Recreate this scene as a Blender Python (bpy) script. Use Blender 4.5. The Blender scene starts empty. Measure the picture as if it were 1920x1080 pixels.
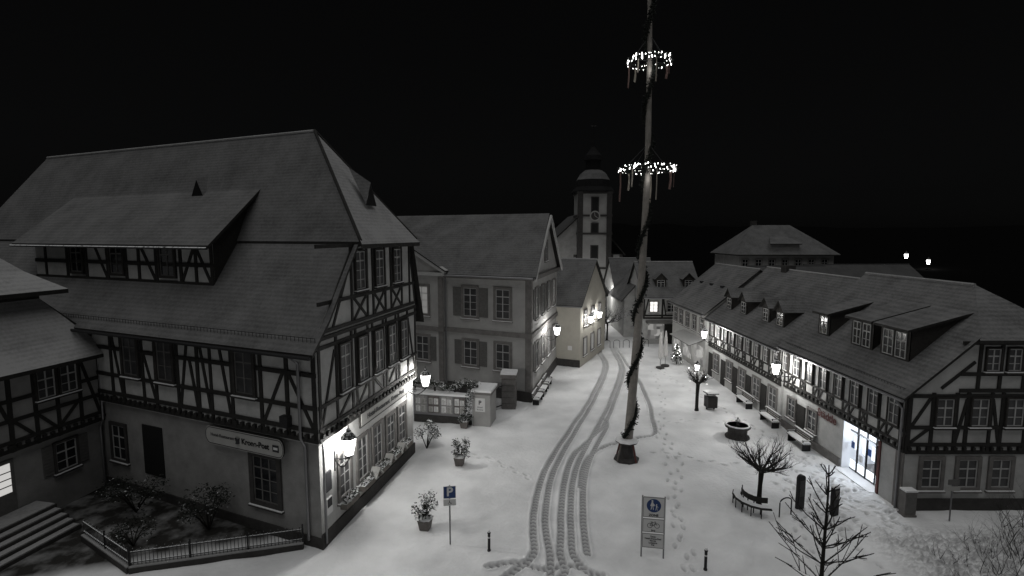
import bpy, math, random
import numpy as np
from mathutils import Vector, Matrix
random.seed(7); np.random.seed(7)
scene=bpy.context.scene
scene.view_settings.view_transform='Standard'
scene.view_settings.look='None'
scene.view_settings.exposure=0
# ------------------------------------------------------------------ materials
M={}
def mat(name,col,rough=.8,noise=0.0,scale=4.0,bump=0.0,bscale=None,metal=0.0,emit=None,es=0,snow=0.0,col2=None,spec=.3):
    m=bpy.data.materials.new(name); m.use_nodes=True; nt=m.node_tree; N=nt.nodes; L=nt.links
    b=N['Principled BSDF']; b.inputs['Roughness'].default_value=rough; b.inputs['Metallic'].default_value=metal
    b.inputs['Specular IOR Level'].default_value=spec
    b.inputs['Base Color'].default_value=(*col,1)
    tc=N.new('ShaderNodeTexCoord'); src=None
    if noise>0 or col2:
        n=N.new('ShaderNodeTexNoise'); n.inputs['Scale'].default_value=scale; n.inputs['Detail'].default_value=6; n.inputs['Roughness'].default_value=.65
        L.new(tc.outputs['Object'],n.inputs['Vector'])
        r=N.new('ShaderNodeValToRGB'); r.color_ramp.elements[0].position=.3; r.color_ramp.elements[1].position=.7
        c2=col2 if col2 else tuple(max(0,c*(1-noise)) for c in col)
        r.color_ramp.elements[0].color=(*c2,1); r.color_ramp.elements[1].color=(*col,1)
        L.new(n.outputs['Fac'],r.inputs['Fac']); L.new(r.outputs['Color'],b.inputs['Base Color']); src=r.outputs['Color']
    if snow>0:
        g=N.new('ShaderNodeNewGeometry'); s=N.new('ShaderNodeSeparateXYZ'); L.new(g.outputs['Normal'],s.inputs['Vector'])
        n2=N.new('ShaderNodeTexNoise'); n2.inputs['Scale'].default_value=9; L.new(tc.outputs['Object'],n2.inputs['Vector'])
        ad=N.new('ShaderNodeMath'); ad.operation='MULTIPLY_ADD'; ad.inputs[1].default_value=.8; L.new(n2.outputs['Fac'],ad.inputs[0]); L.new(s.outputs['Z'],ad.inputs[2])
        rr=N.new('ShaderNodeMapRange'); rr.inputs['From Min'].default_value=1.5-snow; rr.inputs['From Max'].default_value=1.65-snow
        L.new(ad.outputs[0],rr.inputs['Value'])
        mx=N.new('ShaderNodeMixRGB'); mx.inputs['Color1'].default_value=(*col,1); mx.inputs['Color2'].default_value=(.72,.73,.74,1)
        if src: L.new(src,mx.inputs['Color1'])
        L.new(rr.outputs['Result'],mx.inputs['Fac']); L.new(mx.outputs['Color'],b.inputs['Base Color'])
    if bump>0:
        n=N.new('ShaderNodeTexNoise'); n.inputs['Scale'].default_value=bscale or scale*4; n.inputs['Detail'].default_value=5
        L.new(tc.outputs['Object'],n.inputs['Vector'])
        bp=N.new('ShaderNodeBump'); bp.inputs['Strength'].default_value=bump; bp.inputs['Distance'].default_value=.05
        L.new(n.outputs['Fac'],bp.inputs['Height']); L.new(bp.outputs['Normal'],b.inputs['Normal'])
    if emit:
        b.inputs['Emission Color'].default_value=(*emit,1); b.inputs['Emission Strength'].default_value=es
    M[name]=m; return m
mat('snow',(.80,.805,.81),.7,.08,3,.5,14)
mat('plaster',(.50,.50,.49),.9,.28,1.7,.35,25)
mat('plaster_low',(.32,.317,.31),.9,.35,1.1,.35,25)
mat('plaster_court',(.38,.377,.368),.9,.22,.9,.2,25)
mat('plaster_yellow',(.44,.42,.37),.9,.15,1.2,.2,25)
mat('timber',(.028,.027,.025),.8,.5,6,.3,30)
mat('timber_red',(.042,.039,.036),.8,.5,6,.3,30)
mat('stone',(.19,.182,.175),.9,.35,3,.4,20)
mat('stone_dark',(.065,.062,.06),.9,.4,3,.4,20)
mat('metal',(.02,.02,.021),.5,metal=.3)
mat('metal_snow',(.03,.03,.03),.6,snow=.55)
mat('galv',(.2,.2,.205),.45,metal=.6)
mat('white',(.44,.44,.435),.6,.15,5)
mat('signwhite',(.62,.62,.615),.5)
mat('signback',(.40,.397,.38),.7,.15,3)
mat('blue',(.02,.05,.16),.5)
mat('black',(.01,.01,.01),.6)
mat('ink',(.03,.03,.033),.7)
mat('red',(.10,.033,.03),.6)
mat('shutter',(.15,.147,.142),.8,.3,6)
mat('glass',(.012,.013,.015),.12,spec=.6)
mat('curtain',(.055,.055,.057),.4,.7,2.2,spec=.5)
mat('wood',(.17,.155,.14),.8,.4,4,.2,20,snow=.5)
mat('polewood',(.30,.28,.255),.7,.4,2.5,.2,12)
mat('bark',(.04,.035,.03),.9,.4,12,.4,40,snow=.38)
mat('barkdark',(.02,.018,.016),.9,.4,12,.4,40,snow=.2)
mat('barksnow',(.04,.037,.033),.9,.4,12,.4,40,snow=.75)
mat('leaf',(.028,.036,.026),.6,.5,8,snow=.42)
mat('leafdark',(.016,.02,.015),.7,.5,8,snow=.15)
mat('needle',(.012,.015,.012),.8,.5,8)
mat('terracotta',(.17,.155,.145),.8,.3,6,snow=.3)
mat('ribbon',(.45,.41,.35),.7,.3,2)
mat('ribbon_red',(.14,.09,.08),.7)
mat('poster',(.38,.375,.37),.7,.6,7)
mat('poster2',(.16,.145,.14),.7,.5,9)
mat('parasol',(.6,.59,.58),.9,.2,4)
mat('led',(1,1,1),.5,emit=(1,.99,.97),es=9)
mat('litwin',(.8,.8,.8),.5,emit=(1,.97,.92),es=1.1)
mat('litwin_dim',(.3,.3,.3),.5,emit=(1,.98,.94),es=.13)
mat('doorlight',(.3,.3,.3),.5,.7,3,emit=(1,.98,.95),es=.55)
def glow(name,col,lo,hi,sc):
    m=bpy.data.materials.new(name); m.use_nodes=True; nt=m.node_tree; N=nt.nodes; L=nt.links; b=N['Principled BSDF']; b.inputs['Base Color'].default_value=(.1,.1,.1,1); b.inputs['Roughness'].default_value=.3
    tc=N.new('ShaderNodeTexCoord'); v=N.new('ShaderNodeTexVoronoi'); v.distance='CHEBYCHEV'; v.inputs['Scale'].default_value=sc; L.new(tc.outputs['Object'],v.inputs['Vector'])
    s=N.new('ShaderNodeSeparateColor'); L.new(v.outputs['Color'],s.inputs['Color']); r=N.new('ShaderNodeMapRange'); r.inputs['To Min'].default_value=lo; r.inputs['To Max'].default_value=hi; L.new(s.outputs[0],r.inputs['Value'])
    b.inputs['Emission Color'].default_value=(*col,1); L.new(r.outputs['Result'],b.inputs['Emission Strength']); M[name]=m
glow('shoplit',(.84,.91,1),1.0,2.2,1.6)
glow('shopglow',(1,.98,.94),.03,.35,1.8)
mat('shopwall',(.66,.67,.69),.6)
m=bpy.data.materials.new('lantern_glass'); m.use_nodes=True; nt=m.node_tree; nt.nodes.clear()
o=nt.nodes.new('ShaderNodeOutputMaterial'); a=nt.nodes.new('ShaderNodeAddShader'); e=nt.nodes.new('ShaderNodeEmission'); t=nt.nodes.new('ShaderNodeBsdfTransparent')
e.inputs['Color'].default_value=(1,.99,.97,1); e.inputs['Strength'].default_value=6; t.inputs['Color'].default_value=(.85,.85,.85,1)
nt.links.new(e.outputs[0],a.inputs[0]); nt.links.new(t.outputs[0],a.inputs[1]); nt.links.new(a.outputs[0],o.inputs['Surface']); M['lantern_glass']=m
def roofmat(name,dark,light,amt,course=.16):
    m=bpy.data.materials.new(name); m.use_nodes=True; nt=m.node_tree; N=nt.nodes; L=nt.links; b=N['Principled BSDF']; b.inputs['Roughness'].default_value=.85
    tc=N.new('ShaderNodeTexCoord'); n=N.new('ShaderNodeTexNoise'); n.inputs['Scale'].default_value=.6; n.inputs['Detail'].default_value=8; n.inputs['Roughness'].default_value=.7
    L.new(tc.outputs['Object'],n.inputs['Vector'])
    w=N.new('ShaderNodeTexWave'); w.wave_type='BANDS'; w.bands_direction='Z'; w.inputs['Scale'].default_value=.314/course; w.inputs['Distortion'].default_value=.8; w.inputs['Detail'].default_value=3; w.inputs['Detail Scale'].default_value=6
    L.new(tc.outputs['Object'],w.inputs['Vector'])
    n3=N.new('ShaderNodeTexNoise'); n3.inputs['Scale'].default_value=9; n3.inputs['Detail'].default_value=4; L.new(tc.outputs['Object'],n3.inputs['Vector'])
    s=N.new('ShaderNodeMath'); s.operation='MULTIPLY_ADD'; s.inputs[1].default_value=.12; L.new(w.outputs['Fac'],s.inputs[0]); L.new(n.outputs['Fac'],s.inputs[2])
    s2=N.new('ShaderNodeMath'); s2.operation='MULTIPLY_ADD'; s2.inputs[1].default_value=.45; L.new(n3.outputs['Fac'],s2.inputs[0]); L.new(s.outputs[0],s2.inputs[2])
    r=N.new('ShaderNodeValToRGB'); r.color_ramp.elements[0].position=.55-amt*.2; r.color_ramp.elements[1].position=1.05-amt*.2
    r.color_ramp.elements[0].color=(*dark,1); r.color_ramp.elements[1].color=(*light,1)
    L.new(s2.outputs[0],r.inputs['Fac']); L.new(r.outputs['Color'],b.inputs['Base Color'])
    bp=N.new('ShaderNodeBump'); bp.inputs['Strength'].default_value=.5; bp.inputs['Distance'].default_value=.04; L.new(s2.outputs[0],bp.inputs['Height']); L.new(bp.outputs['Normal'],b.inputs['Normal'])
    M[name]=m
roofmat('roof_hotel',(.05,.05,.05),(.145,.145,.145),.5)
roofmat('roof_row',(.032,.032,.032),(.17,.17,.17),.55)
roofmat('roof_far',(.035,.035,.035),(.14,.14,.14),.6)
roofmat('roof_dim',(.02,.02,.02),(.06,.06,.06),.6)
roofmat('roof_thick',(.14,.14,.14),(.32,.32,.32),.9)
# ------------------------------------------------------------------ builders
class Fr:
    def __init__(s,ox,oy,ax,ay,side=1):
        l=math.hypot(ax,ay); s.o=Vector((ox,oy,0)); s.A=Vector((ax/l,ay/l,0)); s.N=Vector((-s.A.y*side,s.A.x*side,0))
    def P(s,a,n,z): 
        v=s.o+s.A*a+s.N*n; return Vector((v.x,v.y,z))
class B:
    def __init__(s,name,loc=(0,0,0)):
        e=bpy.data.objects.new(name,None); e.location=loc; e.empty_display_size=.3
        scene.collection.objects.link(e); s.e=e; s.loc=Vector(loc); s.p={}
    def part(s,name):
        if name not in s.p: s.p[name]=([],[],[],[])
        return s.p[name]
    def raw(s,part,mt,vs,fs):
        v,f,mi,ml=s.part(part); b=len(v)
        if mt not in ml: ml.append(mt)
        k=ml.index(mt); v.extend([tuple(Vector(x)-s.loc) for x in vs])
        for q in fs: f.append([b+i for i in q]); mi.append(k)
    def poly(s,part,mt,pts): s.raw(part,mt,pts,[list(range(len(pts)))])
    def hexa(s,part,mt,p): s.raw(part,mt,p,[(0,1,2,3),(7,6,5,4),(0,4,5,1),(1,5,6,2),(2,6,7,3),(3,7,4,0)])
    def box(s,part,mt,fr,a0,a1,n0,n1,z0,z1):
        P=fr.P; s.hexa(part,mt,[P(a0,n0,z0),P(a1,n0,z0),P(a1,n1,z0),P(a0,n1,z0),P(a0,n0,z1),P(a1,n0,z1),P(a1,n1,z1),P(a0,n1,z1)])
    def beam(s,part,mt,fr,p,q,w,n0,n1):
        d=Vector((q[0]-p[0],q[1]-p[1])); d.normalize(); e=Vector((-d.y,d.x))*w/2
        c=[(p[0]+e.x,p[1]+e.y),(q[0]+e.x,q[1]+e.y),(q[0]-e.x,q[1]-e.y),(p[0]-e.x,p[1]-e.y)]
        s.hexa(part,mt,[fr.P(x,n0,z) for x,z in c]+[fr.P(x,n1,z) for x,z in c])
    def slab(s,part,top,side,pts,th):
        pts=[Vector(p) for p in pts]; up=[p+Vector((0,0,th)) for p in pts]; n=len(pts)
        s.raw(part,top,up,[list(range(n))])
        s.raw(part,side,pts+[p+Vector((0,0,th-.001)) for p in pts],[list(range(n))[::-1]]+[(i,(i+1)%n,n+(i+1)%n,n+i) for i in range(n)])
    def tube(s,part,mt,pts,rad,k=6,cap=True):
        pts=[Vector(p) for p in pts]; vs=[];fs=[]
        for i,p in enumerate(pts):
            d=(pts[min(i+1,len(pts)-1)]-pts[max(i-1,0)]); 
            if d.length<1e-6: d=Vector((0,0,1))
            d.normalize(); u=d.cross(Vector((.31,.17,.93)) if abs(d.z)<.9 else Vector((1,0,0))); u.normalize(); w=d.cross(u)
            r=rad[i] if isinstance(rad,(list,tuple)) else rad
            for j in range(k):
                t=2*math.pi*j/k; vs.append(p+u*math.cos(t)*r+w*math.sin(t)*r)
        for i in range(len(pts)-1):
            for j in range(k): fs.append((i*k+j,i*k+(j+1)%k,(i+1)*k+(j+1)%k,(i+1)*k+j))
        if cap: fs.append(list(range(k))[::-1]); fs.append([(len(pts)-1)*k+j for j in range(k)])
        s.raw(part,mt,vs,fs)
    def lathe(s,part,mt,c,prof,k=16,rot=0):
        vs=[];fs=[]
        for r,z in prof:
            for j in range(k):
                t=2*math.pi*j/k+rot; vs.append(Vector((c[0]+r*math.cos(t),c[1]+r*math.sin(t),c[2]+z)))
        for i in range(len(prof)-1):
            for j in range(k): fs.append((i*k+j,i*k+(j+1)%k,(i+1)*k+(j+1)%k,(i+1)*k+j))
        fs.append(list(range(k))[::-1]); fs.append([(len(prof)-1)*k+j for j in range(k)])
        s.raw(part,mt,vs,fs)
    def text(s,body,fr,a,n,z,size,mt,bold=0,sx=1):
        cu=bpy.data.curves.new('lettering','FONT'); cu.body=body; cu.size=size; cu.align_x='CENTER'; cu.align_y='CENTER'; cu.extrude=.004; cu.offset=bold
        ob=bpy.data.objects.new('lettering',cu); scene.collection.objects.link(ob); cu.materials.append(M[mt])
        R=Vector((0,0,1)).cross(fr.N); m=Matrix((R,Vector((0,0,1)),fr.N)).transposed().to_4x4(); m.translation=fr.P(a,n,z)-s.loc
        ob.parent=s.e; ob.matrix_local=m
    def done(s,smooth=()):
        for k,(v,f,mi,ml) in s.p.items():
            me=bpy.data.meshes.new(k); me.from_pydata(v,[],f)
            for x in ml: me.materials.append(M[x])
            me.polygons.foreach_set('material_index',mi)
            if k in smooth: me.polygons.foreach_set('use_smooth',[True]*len(f))
            me.update(); ob=bpy.data.objects.new(k,me); scene.collection.objects.link(ob); ob.parent=s.e
        return s.e
def light(parent,pos,power,col=(1,.985,.955),r=.12,name='lamp_light'):
    l=bpy.data.lights.new(name,'POINT'); l.energy=power; l.color=col; l.shadow_soft_size=r
    o=bpy.data.objects.new(name,l); scene.collection.objects.link(o); o.parent=parent.e; o.location=Vector(pos)-parent.loc
def window(b,fr,a,zc,w,h,n=0,sur=0,sm='stone',cols=2,rows=3,glass='glass',shut=0,snow=True,frm='white'):
    a0,a1,z0,z1=a-w/2,a+w/2,zc-h/2,zc+h/2
    if sur:
        for q in ((a0-sur,a0,z0-sur,z1+sur),(a1,a1+sur,z0-sur,z1+sur)): b.box('windows',sm,fr,q[0],q[1],n-.01,n+.09,q[2],q[3])
        for q in ((a0,a1,z0-sur,z0),(a0,a1,z1,z1+sur)): b.box('windows',sm,fr,q[0],q[1],n-.01,n+.088,q[2],q[3])
    b.box('windows',glass,fr,a0,a1,n-.01,n+.012,z0,z1)
    f=.045
    for q in ((a0,a0+f,z0,z1),(a1-f,a1,z0,z1)): b.box('windows',frm,fr,*q[:2],n+.0,n+.04,*q[2:])
    for q in ((a0+f,a1-f,z0,z0+f),(a0+f,a1-f,z1-f,z1)): b.box('windows',frm,fr,*q[:2],n+.0,n+.039,*q[2:])
    for i in range(1,cols):
        x=a0+w*i/cols; b.box('windows',frm,fr,x-.028,x+.028,n,n+.035,z0+f,z1-f)
    for i in range(1,rows):
        z=z0+h*i/rows; wd=.03 if i==rows-1 else .014; b.box('windows',frm,fr,a0+f,a1-f,n,n+.03,z-wd,z+wd)
    if snow:
        b.box('windows',sm if sur else 'timber',fr,a0-sur-.05,a1+sur+.05,n,n+.16,z0-sur-.07,z0-sur-.003)
        b.box('windows','snow',fr,a0-sur-.04,a1+sur+.04,n+.02,n+.15,z0-sur,z0-sur+.035)
    if shut:
        for s0 in (a0-sur-shut-.02,a1+sur+.02):
            b.box('shutters','shutter',fr,s0,s0+shut,n,n+.05,z0-.03,z1+.03)
            k=int(h/.14)
            for i in range(k):
                z=z0+h*(i+.5)/k; b.box('shutters','shutter',fr,s0+.05,s0+shut-.05,n+.05,n+.075,z-.035,z+.02)
jr=random.Random(99)
def timber(b,fr,posts,rails,diag,z0,z1,a0,a1,n=0,w=.19,mt='timber'):
    for i,p in enumerate(posts):
        ww=w*jr.uniform(.88,1.12); t=jr.uniform(-.015,.015)
        b.beam('timber_frame',mt,fr,(p+t,z0),(p-t,z1),ww,n-.02,n+.05)
    for z in rails: b.box('timber_frame',mt,fr,a0,a1,n-.02,n+.06,z-w/2,z+w/2)
    for i,(p,q) in enumerate(diag): b.beam('timber_frame',mt,fr,p,q,w*.85,n-.02,n+.04+.002*(i%3))
def walls(b,part,mt,pts,z0,z1):
    n=len(pts)
    for i in range(n):
        p,q=pts[i],pts[(i+1)%n]; b.poly(part,mt,[(p[0],p[1],z0),(q[0],q[1],z0),(q[0],q[1],z1),(p[0],p[1],z1)])
def house(name,fr,L,D,ez,rz,roof='roof_far',wall='plaster',oh=.4,og=.25,gap=None,hip=0,hipz=None):
    b=B(name,fr.P(L/2,-D/2,0)); P=fr.P
    for (p,q) in (((L,0),(L,-D)),((L,-D),(0,-D)),((0,-D),(0,0))):
        b.poly('walls',wall,[P(*p,0),P(*q,0),P(*q,ez),P(*p,ez)])
    if gap:
        g0,g1,gz=gap
        b.poly('walls',wall,[P(0,0,0),P(g0,0,0),P(g0,0,ez),P(0,0,ez)]); b.poly('walls',wall,[P(g1,0,0),P(L,0,0),P(L,0,ez),P(g1,0,ez)])
        b.poly('walls',wall,[P(g0,0,gz),P(g1,0,gz),P(g1,0,ez),P(g0,0,ez)])
    else: b.poly('walls',wall,[P(0,0,0),P(L,0,0),P(L,0,ez),P(0,0,ez)])
    sl=(rz-ez)/(D/2); e2=ez-sl*oh
    hz=hipz or rz
    k=(hz-ez)/(rz-ez)*D/2
    if hip:
        b.poly('walls',wall,[P(0,0,ez),P(0,-k,hz),P(0,-D+k,hz),P(0,-D,ez)])
        for s,(n0,nk) in enumerate(((oh,-k),(-D-oh,-D+k))):
            b.slab('roof',roof,'timber',[P(-og,n0,e2),P(L+og,n0,e2),P(L+og,-D/2,rz),P(hip,-D/2,rz),P(-og,nk,hz)],.14)
        b.slab('roof',roof,'timber',[P(-og-.1,-k+.12,hz-.12),P(hip,-D/2,rz+.01),P(-og-.1,-D+k-.12,hz-.12)],.15)
    else:
        b.poly('walls',wall,[P(0,0,ez),P(0,-D/2,rz),P(0,-D,ez)])
        b.slab('roof',roof,'timber',[P(-og,oh,e2),P(L+og,oh,e2),P(L+og,-D/2,rz),P(-og,-D/2,rz)],.14)
        b.slab('roof',roof,'timber',[P(-og,-D-oh,e2),P(L+og,-D-oh,e2),P(L+og,-D/2,rz),P(-og,-D/2,rz)],.14)
    b.poly('walls',wall,[P(L,0,ez),P(L,-D/2,rz),P(L,-D,ez)])
    b.tube('ridge','roof_thick' if roof!='roof_dim' else 'roof_dim',[P(-og if not hip else hip,-D/2,rz+.14),P(L+og,-D/2,rz+.14)],.09,6)
    b.tube('gutter','galv',[P(-og,oh+.06,e2+.04),P(L+og,oh+.06,e2+.04)],.07,6)
    return b
def dormer(b,fr,a,w,n,z0,z1,back,rise=.5,glass='glass',roof='roof_row',flat=False,cols=2):
    P=fr.P
    b.box('dormers','timber_red',fr,a-w/2,a+w/2,n-.05,n,z0,z1)
    for s in (-1,1):
        x=a+s*w/2
        b.poly('dormers','timber_red',[P(x,n,z0),P(x,n,z1),P(x,n-back,z1+(rise if flat else 0))])
    if cols==4:
        for d in (-w*.22,w*.22): window(b,fr,a+d,(z0+z1)/2+.05,w*.36,z1-z0-.4,n,cols=2,rows=3,glass=glass,snow=False)
    else: window(b,fr,a,(z0+z1)/2+.05,w-.35,z1-z0-.4,n,cols=cols,rows=3,glass=glass,snow=False)
    if flat: b.slab('dormers',roof,'timber',[P(a-w/2-.2,n+.3,z1-.05),P(a+w/2+.2,n+.3,z1-.05),P(a+w/2+.2,n-back,z1+rise),P(a-w/2-.2,n-back,z1+rise)],.12)
    else:
        b.poly('dormers','timber_red',[P(a-w/2,n,z1),P(a+w/2,n,z1),P(a,n,z1+rise)])
        for s in (-1,1):
            b.slab('dormers',roof,'timber',[P(a+s*(w/2+.15),n+.2,z1-.12),P(a,n+.2,z1+rise+.03),P(a,n-back*1.4,z1+rise+.03),P(a+s*(w/2+.15),n-back,z1-.12)],.08)
def lantern(name,pos,wallpt,size=1.0,power=300,col=(1,.985,.955)):
    pos=Vector(pos); w=Vector(wallpt); b=B(name,pos); s=size
    k=6
    b.lathe('glass','lantern_glass',pos,[(.13*s,-.32*s),(.24*s,.22*s)],k)
    b.lathe('roof','metal_snow',pos,[(.27*s,.22*s),(.24*s,.26*s),(.12*s,.40*s),(.07*s,.43*s),(.07*s,.49*s),(.02*s,.55*s),(.01*s,.66*s)],k)
    b.lathe('base','metal',pos,[(.02*s,-.48*s),(.05*s,-.42*s),(.15*s,-.34*s),(.14*s,-.32*s)],k)
    for j in range(k):
        t=2*math.pi*j/k; d=Vector((math.cos(t),math.sin(t),0))
        b.tube('bars','metal',[pos+d*.135*s+Vector((0,0,-.33*s)),pos+d*.245*s+Vector((0,0,.23*s))],.008*s,4)
    d=w-pos; base=pos+Vector((0,0,-.46*s)); pts=[]
    for i in range(9):
        t=i/8; p=base.lerp(Vector((w.x,w.y,base.z)),t); p.z-=.28*s*math.sin(math.pi*t); pts.append(p)
    b.tube('bracket','metal',pts,.022*s,5)
    b.tube('bracket','metal',[base,Vector((w.x,w.y,base.z))],.018*s,5)
    b.tube('bracket','metal',[Vector((w.x,w.y,base.z-.4*s)),Vector((w.x,w.y,base.z+.25*s))],.03*s,5)
    mid=base.lerp(Vector((w.x,w.y,base.z)),.55)+Vector((0,0,-.1*s)); dh=Vector((d.x,d.y,0)).normalized()
    b.tube('bracket','metal',[mid+dh*math.cos(t*.8)*.1*s*(1-t/12)+Vector((0,0,math.sin(t*.8)*.1*s*(1-t/12))) for t in range(11)],.012*s,4)
    light(b,pos+Vector((0,0,-.03)),power,col); b.done(); return b
# ------------------------------------------------------------------ ground
def spacing(segs):
    out=[segs[0][0]]
    for a,b_,st in segs:
        n=max(1,int(round((b_-a)/st))); out+=list(a+(b_-a)*(i+1)/n for i in range(n))
    return np.array(out)
xs=spacing([(-900,-300,60),(-300,-60,12),(-60,-22,2),(-22,-4,.15),(-4,13,.04),(13,23,.07),(23,60,2),(60,300,12),(300,900,60)])
ys=spacing([(-60,10,5),(10,16.5,.4),(16.5,34,.04),(34,60,.1),(60,100,1),(100,320,10),(320,1500,59)])
X,Y=np.meshgrid(xs,ys,indexing='ij')
D=np.full(X.shape,9.0); S=np.zeros(X.shape)
def cr(pts,k=14):
    p=[pts[0]]+list(pts)+[pts[-1]]; out=[]
    for i in range(1,len(p)-2):
        a,b_,c,d=map(np.array,(p[i-1],p[i],p[i+1],p[i+2]))
        for t in np.linspace(0,1,k,endpoint=False): out.append(.5*((2*b_)+(-a+c)*t+(2*a-5*b_+4*c-d)*t*t+(-a+3*b_-3*c+d)*t**3))
    out.append(np.array(pts[-1])); return out
def rut(pts):
    c=cr([np.array(p,float) for p in pts]); s=0
    for p,q in zip(c[:-1],c[1:]):
        i0,i1=np.searchsorted(xs,[min(p[0],q[0])-.45,max(p[0],q[0])+.45]); j0,j1=np.searchsorted(ys,[min(p[1],q[1])-.45,max(p[1],q[1])+.45])
        if i1<=i0 or j1<=j0: s+=np.hypot(*(q-p)); continue
        x=X[i0:i1,j0:j1]-p[0]; y=Y[i0:i1,j0:j1]-p[1]; v=q-p; l=np.hypot(*v)
        if l<1e-6: continue
        t=np.clip((x*v[0]+y*v[1])/l**2,0,1); d=np.hypot(x-t*v[0],y-t*v[1]); sg=np.sign(x*v[1]-y*v[0]); m=d<np.abs(D[i0:i1,j0:j1])
        D[i0:i1,j0:j1][m]=(d*np.where(sg==0,1,sg))[m]; S[i0:i1,j0:j1][m]=(s+t*l)[m]; s+=l
L1=[(-.6,17.2),(.1,17.9),(.84,18.9),(.9,20.36),(1.0,22.0),(1.5,25.07),(2.45,28.3),(3.94,32.4),(5.89,37.8),(8.2,45.35),(9.0,49.2),(9.2,53.8),(10.2,60)]
R1=[(3.4,17.2),(2.8,17.9),(2.41,18.9),(2.5,20.36),(2.66,22),(3.14,25.07),(4.05,28.3),(5.6,32.4),(7.5,37.8),(9.8,45.35),(10.5,49.2),(10.8,53.8),(11.6,60)]
rut(L1); rut(R1)
off=lambda P_,a,b_:[(x+a+(b_-a)*min(1,(y-17)/25),y) for x,y in P_]
rut([(1.4,17.0),(1.5,18.9)]+off(L1[3:],.58,.3)); rut([(1.0,17.0),(1.95,17.8),(1.9,18.9)]+off(R1[3:],-.45,-.35)[:4]+off(R1[7:],.35,.3))
rut(off(R1[2:8],.55,.6)+[(6.3,34.0)])
rut([(3.4,24.2),(3.9,26.6),(4.95,28.7),(7.1,30.1),(8.5,30.7),(9.15,31.6),(9.6,34),(10.2,37),(10.95,43.6),(11.2,49.2),(11.6,56)])
rut([(-.9,18.2),(.2,18.35),(1.2,18.0),(2.2,18.2),(3.3,17.6)])
Z=.035*np.sin(X*.9+1)*np.sin(Y*.7)+.018*np.sin(X*2.3+Y*1.1)+.010*np.sin(X*5.1-Y*3.7)
rnd=np.random.rand(*X.shape)-.5
aD=np.abs(D); w=.14
inr=np.clip((w-aD)/.04+.5,0,1); berm=np.exp(-((aD-w-.06)/.055)**2)
fade=np.clip((60-Y)/8,0,1)
chev=np.sin((S+aD*.9)*2*np.pi/.26)
lump=np.sin(X*9.1+np.sin(Y*7.3)*2)*np.sin(Y*8.3+np.sin(X*6.1)*2)
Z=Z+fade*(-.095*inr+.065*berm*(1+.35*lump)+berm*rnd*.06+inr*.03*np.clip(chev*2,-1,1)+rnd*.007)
foot_a=np.zeros(X.shape)
def foot(px,py,ang,dep=.085):
    i0,i1=np.searchsorted(xs,[px-.35,px+.35]); j0,j1=np.searchsorted(ys,[py-.35,py+.35])
    x=X[i0:i1,j0:j1]-px; y=Y[i0:i1,j0:j1]-py; u=x*math.cos(ang)+y*math.sin(ang); v=-x*math.sin(ang)+y*math.cos(ang)
    r=np.sqrt((u/.16)**2+(v/.075)**2); Z[i0:i1,j0:j1]-=dep*np.clip(1.5-r,0,1)-.03*np.exp(-((r-1.7)/.3)**2); foot_a[i0:i1,j0:j1]=np.maximum(foot_a[i0:i1,j0:j1],np.clip(1.3-r,0,1))
def trail(pts,step=.42,side=.14):
    c=cr([np.array(p,float) for p in pts],30); acc=0; k=0
    for p,q in zip(c[:-1],c[1:]):
        acc+=np.hypot(*(q-p))
        if acc>step:
            acc=0; k+=1; a=math.atan2(q[1]-p[1],q[0]-p[0]); s=side if k%2 else -side
            foot(p[0]-math.sin(a)*s+random.uniform(-.06,.06),p[1]+math.cos(a)*s+random.uniform(-.06,.06),a+random.uniform(-.25,.25),random.uniform(.06,.1))
trail([(6.6,17.5),(6.7,18.9),(7.0,20.5),(7.6,22.5),(9.2,26.9),(9.4,28.3),(9.8,32.4),(11.5,38),(13,46)],.65)
trail([(6.9,17.3),(7.0,19.2),(7.3,21.3),(7.8,24),(8.8,28.3),(9.2,31.5)],.85)
trail([(-2.5,28.2),(-.8,27.1),(.83,25.5),(1.3,25.2)])
trail([(16.9,25),(15.4,26.2),(13,26.6),(10.5,27.4),(8,28.6)],.6)
trail([(16.9,25.3),(14.5,23.2),(12.4,21.0),(11.5,18)])
trail([(16.7,24.6),(14.8,23.5),(13.6,20.4),(14,17)])
trail([(16.9,26),(16,29),(15.6,34),(14.5,40),(13.5,48)])
trail([(10.2,33),(12.8,33.6),(15.4,32.8)])
for i in range(190): foot(random.uniform(13.2,17.3),random.uniform(20.5,28),random.uniform(0,3),.05)
bank=np.clip((X-14.2)/1.5,0,1)*np.clip((21.0-Y)/1.2,0,1)*np.clip((26-X)/3,0,1)
Z+=bank*(.12+.10*np.sin(X*4.3+Y*2)*np.sin(Y*5.1-X)+.05*lump+.08*np.sin(X*13+Y*5)*np.sin(Y*15-X*4)+.10*rnd*np.clip((22-X)/2,0,1)*np.clip((Y-16.5)/1,0,1))
Rr=np.hypot(X,Y-30)
hill=np.clip((Rr-110)/330,0,1); Z+=(hill**1.3)*18*(1+.15*np.sin(X*.011+1))
Z+=np.clip((Rr-170)/40,0,1)*np.random.rand(*X.shape)*3
nx,ny=X.shape
co=np.stack([X,Y,Z],-1).reshape(-1,3).astype(np.float32)
idx=np.arange(nx*ny).reshape(nx,ny)
q=np.stack([idx[:-1,:-1],idx[1:,:-1],idx[1:,1:],idx[:-1,1:]],-1).reshape(-1,4).astype(np.int32)
me=bpy.data.meshes.new('ground'); me.vertices.add(len(co)); me.vertices.foreach_set('co',co.ravel())
me.loops.add(q.size); me.loops.foreach_set('vertex_index',q.ravel()); me.polygons.add(len(q)); me.polygons.foreach_set('loop_start',np.arange(0,q.size,4,dtype=np.int32))
me.polygons.foreach_set('use_smooth',np.ones(len(q),bool)); me.update(calc_edges=True)
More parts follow.
